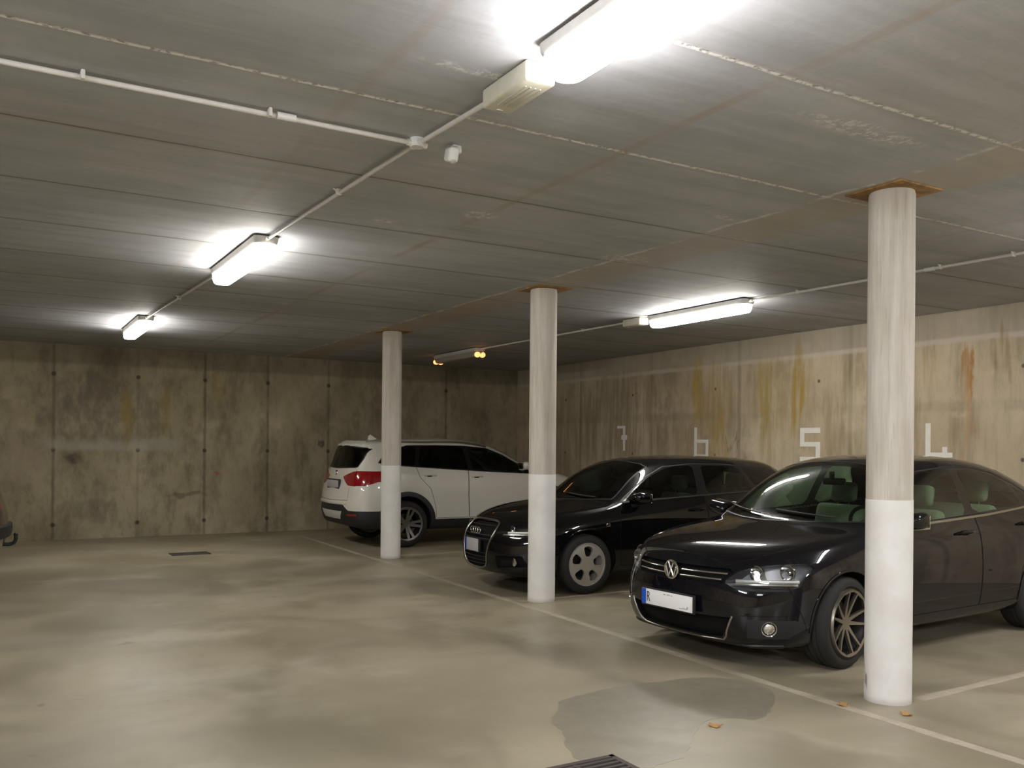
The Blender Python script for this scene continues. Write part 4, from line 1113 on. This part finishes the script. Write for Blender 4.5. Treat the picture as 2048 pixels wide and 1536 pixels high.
def head_inside(root, bvh, cups, rx, bar):
    for sg in (-1, 1):
        for _, y, z, r in cups:
            q, nn = cast(bvh, 'front', y * sg, z, -1)
            b = new(); lathe(b, [(.012, .055), (r * .5, .045), (r * .85, .02), (r, 0), (r + .004, 0), (r * .9, .03)], 'x', 28, close=True)
            bmesh.ops.create_uvsphere(b, u_segments=12, v_segments=8, radius=.02, matrix=Matrix.Translation((.03, 0, 0)))
            bmesh.ops.translate(b, vec=q + Vector((.014 + .02 * (y > .6), 0, 0)), verts=b.verts)
            obj('headlight_reflector', b, M['chrome'], root)
        pts = []
        for i in range(9):
            yy = (bar[0] + (bar[1] - bar[0]) * i / 8) * sg; q, nn = cast(bvh, 'front', yy, bar[2] + .012 * (i / 8), -1)
            if q: pts.append(q + Vector((.014, 0, 0)))
        b = new(); tube(b, pts, .011, 8); obj('headlight_strip', b, M['chrome'], root)
        b = new(); tube(b, [p + Vector((.012, 0, .022)) for p in pts[1:]], .013, 8); obj('headlight_bezel', b, M['skid'], root)

SUV = ((4.56 + 4.44, 13.38, .0016), R(180 - .5))
BRN = (-4.05, 12.6, 0)
# ------------------------------------------------------------------ the garage
def build_room():
    struct('floor', boxbm(((XL + XR) / 2, (YF + YB) / 2, -.15), (XR - XL + .6, YB - YF + .6, .30)), M['floor'])
    struct('ceiling', boxbm(((XL + XR) / 2, (YF + YB) / 2, CEIL + .15), (XR - XL + .6, YB - YF + .6, .30)), M['ceil'])
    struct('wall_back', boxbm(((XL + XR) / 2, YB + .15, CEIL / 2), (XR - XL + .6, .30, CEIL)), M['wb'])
    struct('wall_right', boxbm((XR + .15, (YF + YB) / 2, CEIL / 2), (.30, YB - YF, CEIL)), M['wr'])
    struct('wall_left', boxbm((XL - .15, (YF + YB) / 2, CEIL / 2), (.30, YB - YF, CEIL)), M['wr'])
    struct('wall_front', boxbm(((XL + XR) / 2, YF - .15, CEIL / 2), (XR - XL + .6, .30, CEIL)), M['wb'])
    # columns
    where = ['nearest and thickest-looking round concrete column, at the right in front of the black saloon', 'middle round concrete column, standing before the black hatchback', 'farthest round concrete column, standing before the white SUV']
    paint = [1.235, 1.27, 1.275]
    for (x, y), lb, pz in zip(COLS, where, paint):
        t = thing('concrete_column', lb, 'column', (x, y, 0), 0, 'columns along the painted line')
        b = new(); lathe(b, [(.137, 0), (.137, .02), (.137, .5), (.137, pz)], 'z', 64)
        for v in b.verts:
            if v.co.z < .3: v.co.xy *= 1 + .004 * math.sin(9 * math.atan2(v.co.y, v.co.x))
        obj('painted_shaft', b, M['colp'], t)['label'] = 'white painted lower part'
        b = new(); lathe(b, [(.1355, pz), (.1355, 2.0), (.135, CEIL - .03), (.130, CEIL - .012)], 'z', 64)
        obj('concrete_shaft', b, M['col'], t)
        b = new(); box(b, (.015, 0, CEIL - .006), (.40, .40, .012), .002); obj('steel_plate', b, M['rust'], t)['label'] = 'rusty square plate'
    # painted lines (thin coats)
    def linebm(pts, w, z=.0015):
        b = new(); rows = []
        P = dense(pts, .25)
        for i, p in enumerate(P):
            a, c = Vector(P[max(i - 1, 0)]), Vector(P[min(i + 1, len(P) - 1)]); d = (c - a).normalized(); nn = Vector((-d.y, d.x))
            q = Vector(p); ww = w / 2 * (1 + .10 * math.sin(i * 2.3))
            l, r = q + nn * ww, q - nn * ww
            rows.append([b.verts.new((l.x, l.y, 0)), b.verts.new((l.x, l.y, z)), b.verts.new((r.x, r.y, z)), b.verts.new((r.x, r.y, 0))])
        for A, B in zip(rows, rows[1:]):
            for k in range(3): b.faces.new((A[k], A[k + 1], B[k + 1], B[k]))
        return b
    tag(obj('floor_line', linebm([(4.36, -2), (4.41, 2.5), (4.42, 4.3), (4.49, 7), (4.53, 9.9), (4.585, 15.7)], .075), M['line']), 'long worn painted floor line running past the column feet to the far wall', 'floor marking')
    for y0, y1, lb in ((3.46, 3.62, 'painted bay line starting behind the nearest column, right of the black saloon'), (5.72, 6.1, 'painted bay line between the black saloon and the middle column'),
                       (7.62, 7.7, 'painted bay line on the near side of the black hatchback, behind the middle column'), (9.44, 9.8, 'painted bay line between the black hatchback and the white SUV'), (11.62, 11.7, 'painted bay line on the near side of the white SUV, behind the farthest column')):
        tag(obj('bay_line', linebm([(4.56 if y0 != 3.46 else 4.95, y0), (9.40, y1)], .075, .0013), M['line']), lb, 'floor marking', 'bay dividing lines')
    # damp patch
    pts = [(2.50, 3.42), (2.52, 3.75), (2.66, 3.95), (2.72, 4.20), (2.93, 4.40), (2.97, 4.50), (3.26, 4.56), (3.55, 4.60), (3.85, 4.55), (4.14, 4.52), (4.34, 4.32), (4.33, 4.10), (4.20, 3.90), (4.05, 3.80), (3.92, 3.70), (3.76, 3.64), (3.70, 3.70), (3.58, 3.78), (3.45, 3.76), (3.33, 3.66), (3.22, 3.58), (3.07, 3.44), (2.95, 3.36), (2.80, 3.34), (2.62, 3.36)]
    rnd = random.Random(3); pp = dense(smooth_poly(pts, 1, .25), .04, True); pp = [(a + rnd.uniform(-.012, .012), c + rnd.uniform(-.012, .012)) for a, c in pp]
    b = new(); prism(b, pp, 0, .0009); tag(obj('damp_patch', b, M['damp'], smooth=False), 'dark damp patch spread on the floor beside the nearest drain grate', 'stain')
    # drain grates
    def grate(cx, cy, w, d, lb):
        t = thing('drain_grate', lb, 'drain', (cx, cy, 0), 0, 'floor drains')
        b = new()
        for sx, sy, ww, dd in ((-1, 0, .03, d), (1, 0, .03, d), (0, -1, w, .03), (0, 1, w, .03)): box(b, (sx * (w / 2 - .015), sy * (d / 2 - .015), .003), (ww, dd, .010), .001, 1)
        obj('drain_frame', b, M['iron'], t)
        b = new(); n = int(d / .045)
        for i in range(n): box(b, (0, -d / 2 + .03 + (i + .5) * (d - .06) / n, .0035), (w - .05, .018, .007), .001, 1)
        box(b, (0, 0, .003), (.02, d - .05, .005), 0)
        obj('drain_bars', b, M['iron'], t)
        b = new(); box(b, (0, 0, .0006), (w - .04, d - .04, .0010), 0); obj('drain_pit', b, M['pit'], t)
    grate(2.44, 3.33, .50, .48, 'cast iron drain grate cut by the bottom edge of the photo')
    grate(2.44, 13.10, .52, .30, 'distant drain grate in the open floor before the far wall')
    # wall numbers
    def strokes(segs, lb):
        b = new()
        for (y0, z0, y1, z1) in segs: box(b, (XR - .001, (y0 + y1) / 2, (z0 + z1) / 2), (.002, abs(y1 - y0), abs(z1 - z0)), 0)
        tag(obj('painted_number', b, M['wnum'], smooth=False), lb, 'painted number', 'bay numbers on the right wall')
    strokes([(12.31, 1.885, 12.48, 1.93), (12.25, 1.77, 12.31, 1.93), (12.20, 1.69, 12.36, 1.77), (12.25, 1.50, 12.31, 1.69)], 'white painted 7 on the right wall, farthest of the bay numbers')
    strokes([(10.445, 1.40, 10.505, 1.875), (10.19, 1.40, 10.25, 1.685), (10.25, 1.40, 10.445, 1.455), (10.25, 1.635, 10.445, 1.685)], 'white painted 6 on the right wall above the black hatchback')
    strokes([(8.07, 1.765, 8.41, 1.835), (8.335, 1.645, 8.41, 1.765), (8.07, 1.585, 8.41, 1.645), (8.07, 1.445, 8.145, 1.585), (8.07, 1.385, 8.41, 1.445)], 'white painted 5 on the right wall between the roofs of the two black cars')
    strokes([(6.475, 1.52, 6.54, 1.86), (6.20, 1.465, 6.54, 1.52), (6.265, 1.52, 6.325, 1.585), (6.265, 1.38, 6.325, 1.465)], 'white painted 4 on the right wall just right of the nearest column')
    # luminaires
    def lamp(x, y0, y1, lb, state='on'):
        L = y1 - y0
        t = thing('ceiling_lamp', lb, 'ceiling lamp', (x, (y0 + y1) / 2, CEIL), 0, 'fluorescent batten lamps')
        def cap(hw, zt, zb, L, r=.05, n=7):
            """long rounded tub: plan is a rounded rectangle, section narrows downwards"""
            b = new(); rings = []
            for k, (zz, ins) in enumerate(((zt, 0), (zt - (zt - zb) * .45, .002), (zb + (zt - zb) * .18, .010), (zb + (zt - zb) * .04, .022), (zb, .040))):
                ring = []
                h, l = hw - ins, L / 2 - ins * 1.2; rr = min(r, h - .002)
                for cx, cy, a0 in ((h - rr, l - rr, 0), (-h + rr, l - rr, 90), (-h + rr, -l + rr, 180), (h - rr, -l + rr, 270)):
                    for i in range(n):
                        a = R(a0 + 90 * i / (n - 1)); ring.append(b.verts.new((cx + rr * math.cos(a), cy + rr * math.sin(a), zz)))
                rings.append(ring)
            for A, B in zip(rings, rings[1:]):
                m = len(A)
                for i in range(m): b.faces.new((A[i], A[(i + 1) % m], B[(i + 1) % m], B[i]))
            b.faces.new(rings[0]); b.faces.new(rings[-1][::-1]); bmesh.ops.recalc_face_normals(b, faces=b.faces)
            return b
        obj('lamp_housing', cap(.096, -.012, -.074, L, .05), M['tray'], t)
        for s in (-1, 1):
            b = new(); box(b, (0, s * L * .32, -.006), (.05, .04, .012), 0); obj('mounting_bracket', b, M['tray'], t)
        dif = cap(.084, -.070, -.148, L - .02, .07)
        if state != 'off': obj('lamp_diffuser', dif, M[{'cool': 'lampc', 'fill': 'lampfill'}.get(state, 'lamp')], t, ang=60)
        else:
            obj('lamp_diffuser', dif, M['lampoff'], t, ang=60)
            for s in (-1, 1):
                for k in (-1, 1):
                    b = new(); bmesh.ops.create_uvsphere(b, u_segments=16, v_segments=10, radius=.044, matrix=Matrix.Translation((k * .044, s * (L / 2 - .040), -.120)) @ Matrix.Diagonal((1.1, 1.3, 1.0, 1)))
                    obj('glowing_tube_end', b, M['orange'], t)['label'] = 'orange glowing tube end'
        for s in (-1, 1):
            b = new(); tube(b, [(0, s * (L / 2 - .005), -.032), (0, s * (L / 2 + .03), -.030)], .014, 10); obj('cable_gland', b, M['pipe'], t)
    lamp(1.945, 1.42, 3.0, 'large lit fluorescent lamp at the top edge beside the ceiling ballast box', 'cool')
    lamp(1.80, 6.75, 8.35, 'lit fluorescent lamp at upper left, second along the left lamp row')
    lamp(1.655, 11.75, 13.35, 'smallest lit fluorescent lamp at the left, nearest the far wall')
    lamp(6.87, 6.80, 8.40, 'lit fluorescent lamp above the black cars, between the nearest and middle columns')
    lamp(6.72, 12.45, 14.05, 'unlit fluorescent lamp with two orange glowing ends, beside the middle column', 'off')
    lamp(7.05, 1.6, 3.2, 'lit fluorescent lamp of the right row, nearest the camera side and outside the view', 'cool')
    for x, y in ((1.95, -3.5), (-2.9, 1.0), (-3.0, -3.6), (7.1, -3.5)):  # unseen lamps added to brighten and cool the near ceiling and columns
        lamp(x, y, y + 1.6, 'added fluorescent lamp outside the view, brightening the near ceiling and columns', 'fill')
    # ballast boxes
    def ballast(x, y0, y1, lb):
        t = thing('ballast_box', lb, 'electrical box', (x, (y0 + y1) / 2, CEIL), 0, 'lamp ballast boxes'); L = y1 - y0
        b = new(); box(b, (0, 0, -.045), (.145, L, .086), .012, 3); obj('box_body', b, M['cream'], t)
        b = new()
        for k in (-1.5, -.5, .5, 1.5): box(b, (k * .024, -.01, -.0895), (.007, L * .62, .004), .001, 1)
        box(b, (.0, L * .42, -.0895), (.03, .012, .004), 0)
        obj('box_ribs', b, M['tray'], t)
        b = new(); box(b, (.03, -L / 2 - .006, -.045), (.05, .014, .05), .004); obj('box_connector', b, M['white'], t)
        b = new(); tube(b, [(0, L / 2 - .002, -.03), (0, L / 2 + .03, -.026)], .016, 10); obj('cable_gland', b, M['white'], t)
    ballast(1.955, 3.12, 3.50, 'cream ballast box on the ceiling at the end of the large top lamp')
    ballast(6.83, 8.50, 8.84, 'cream box on the ceiling at the left end of the lamp over the black cars')
    # conduits
    def conduit(pts, lb, clips, r=.0125, zc=CEIL - .028):
        t = thing('conduit', lb, 'conduit', (pts[0][0], pts[0][1], CEIL), 0, 'grey ceiling conduits'); o = Vector((pts[0][0], pts[0][1], CEIL))
        b = new(); tube(b, [Vector((x, y, zc)) - o for x, y in pts], r, 12); obj('pipe', b, M['pipe'], t)
        for x, y, kind in clips:
            d = (Vector(pts[-1]) - Vector(pts[0])).normalized(); pz = Vector((x, y, zc)) - o
            b = new()
            if kind == 'clip':
                an = math.atan2(d.y, d.x); mt = Matrix.Rotation(an, 4, 'Z')
                box(b, pz + Vector((0, 0, .004)), (.018, .040, .042), .006, 2, mtx=mt)
                sd = Vector((-d.y, d.x, 0)); tube(b, [pz, pz + sd * .035 + Vector((0, 0, .020))], .005, 6)
                obj('pipe_clip', b, M['pipe'], t)
            else:
                tube(b, [pz - Vector((d.x, d.y, 0)) * .045, pz + Vector((d.x, d.y, 0)) * .045], r + .005, 12); obj('pipe_coupling', b, M['white'], t)
    conduit([(-6.9, 4.20), (1.85, 4.235)], 'grey conduit crossing the upper left ceiling to the small junction box', [(.33, 4.21, 'clip'), (1.13, 4.215, 'clip'), (1.21, 4.22, 'coupling'), (-1.0, 4.21, 'clip')])
    conduit([(1.945, 3.52), (1.905, 4.19)], 'short pale conduit between the ballast box and the small junction box', [])
    conduit([(1.893, 4.29), (1.81, 6.72)], 'grey conduit running from the small junction box to the second left lamp', [(1.85, 5.3, 'clip')])
    conduit([(1.79, 8.38), (1.665, 11.72)], 'grey conduit in shadow between the two farther left lamps', [(1.73, 10.0, 'clip')])
    conduit([(7.04, 3.24), (6.885, 6.77)], 'grey conduit passing behind the nearest column to the lamp over the black cars', [(7.005, 4.09, 'clip'), (6.975, 4.70, 'clip'), (6.972, 4.80, 'coupling'), (6.915, 6.2, 'clip')])
    conduit([(6.82, 8.87), (6.725, 12.42)], 'thin grey conduit behind the middle column leading to the unlit lamp', [(6.80, 9.75, 'clip')])
    # junction box
    t = thing('junction_box', 'small round junction box where the ceiling conduits meet', 'electrical box', (1.90, 4.24, CEIL))
    b = new(); lathe(b, [(.040, 0), (.040, -.036), (.034, -.044), (0, -.046)], 'z', 24); obj('box_body', b, M['white'], t)
    for dx, dy in ((1, .05), (-1, 0), (0, 1), (0, -1)):
        b = new(); tube(b, [(dx * .036, dy * .036, -.026), (dx * .055, dy * .055, -.026)], .017, 10); obj('box_spout', b, M['white'], t)
    # detector
    t = thing('motion_detector', 'small white motion detector hanging below the junction box corner', 'sensor', (2.10, 4.22, CEIL))
    b = new(); box(b, (.018, .018, -.022), (.055, .07, .044), .01, 3); obj('sensor_base', b, M['white'], t)
    b = new(); box(b, (-.018, -.018, -.058), (.06, .075, .085), .018, 3, mtx=Matrix.Rotation(R(18), 4, 'X')); obj('sensor_head', b, M['white'], t)
    b = new(); lathe(b, [(.020, 0), (.019, -.008), (.012, -.015), (0, -.018)], 'z', 16, (-.018, -.03, -.095)); obj('sensor_lens', b, M['tray'], t)
    # bulkhead step where far wall meets ceiling
    # leaves
    for (x, y, a, lb) in ((4.43, 3.60, 20, 'dry orange leaf on the floor line left of the nearest column'), (4.60, 3.29, 70, 'dry orange leaf on the floor in front of the nearest column'), (3.47, 3.67, 130, 'dry orange leaf lying at the edge of the damp patch')):
        b = new(); n = 10; out = []
        for i in range(n):
            an = 2 * math.pi * i / n; rr = .034 * (1 if i % 2 else .62); out.append((rr * math.cos(an) * 1.3, rr * math.sin(an)))
        prism(b, out, .0, .004)
        for v in b.verts: v.co.z += .012 * (v.co.x / .04) ** 2 + .001
        o = obj('fallen_leaf', b, M['leaf'], smooth=False); o.location = (x, y, 0); o.rotation_euler = (0, 0, R(a)); tag(o, lb, 'leaf', 'fallen leaves')

def build_camera():
    yaw, roll = R(30.4), R(.5)
    cam = bpy.data.cameras.new('camera'); o = bpy.data.objects.new('camera', cam); C.objects.link(o)
    cam.sensor_fit = 'HORIZONTAL'; cam.sensor_width = 36; cam.lens = 1780 / 2048 * 36
    # level view; the horizon sits below the middle of the frame
    cam.shift_y = (896 - 768) / 2048
    cam.clip_start = .05; cam.clip_end = 100
    cr, sr = math.cos(roll), math.sin(roll)
    F = Vector((math.sin(yaw), math.cos(yaw), 0)); Rt = Vector((math.cos(yaw), -math.sin(yaw), 0)); U = Vector((0, 0, 1))
    r = cr * Rt + sr * U; u = -sr * Rt + cr * U; m = Matrix((r, u, -F)).transposed().to_4x4(); m.translation = (0, 0, CAM_H)
    o.matrix_world = m
    bpy.context.scene.camera = o

def main():
    mats(); build_room(); build_cars(); build_camera()
    w = bpy.data.worlds.new('w'); bpy.context.scene.world = w; w.use_nodes = True
    w.node_tree.nodes['Background'].inputs[0].default_value = (.5, .48, .42, 1); w.node_tree.nodes['Background'].inputs[1].default_value = .0
    s = bpy.context.scene
    s.view_settings.view_transform = 'Standard'; s.view_settings.look = 'None'; s.view_settings.exposure = EXPO; s.view_settings.gamma = 1
    s.cycles.max_bounces = 10; s.cycles.diffuse_bounces = 5; s.cycles.glossy_bounces = 5; s.cycles.transparent_max_bounces = 16
    s.cycles.sample_clamp_indirect = 6.0; s.cycles.caustics_reflective = False; s.cycles.caustics_refractive = False
EXPO = 1.33
main()
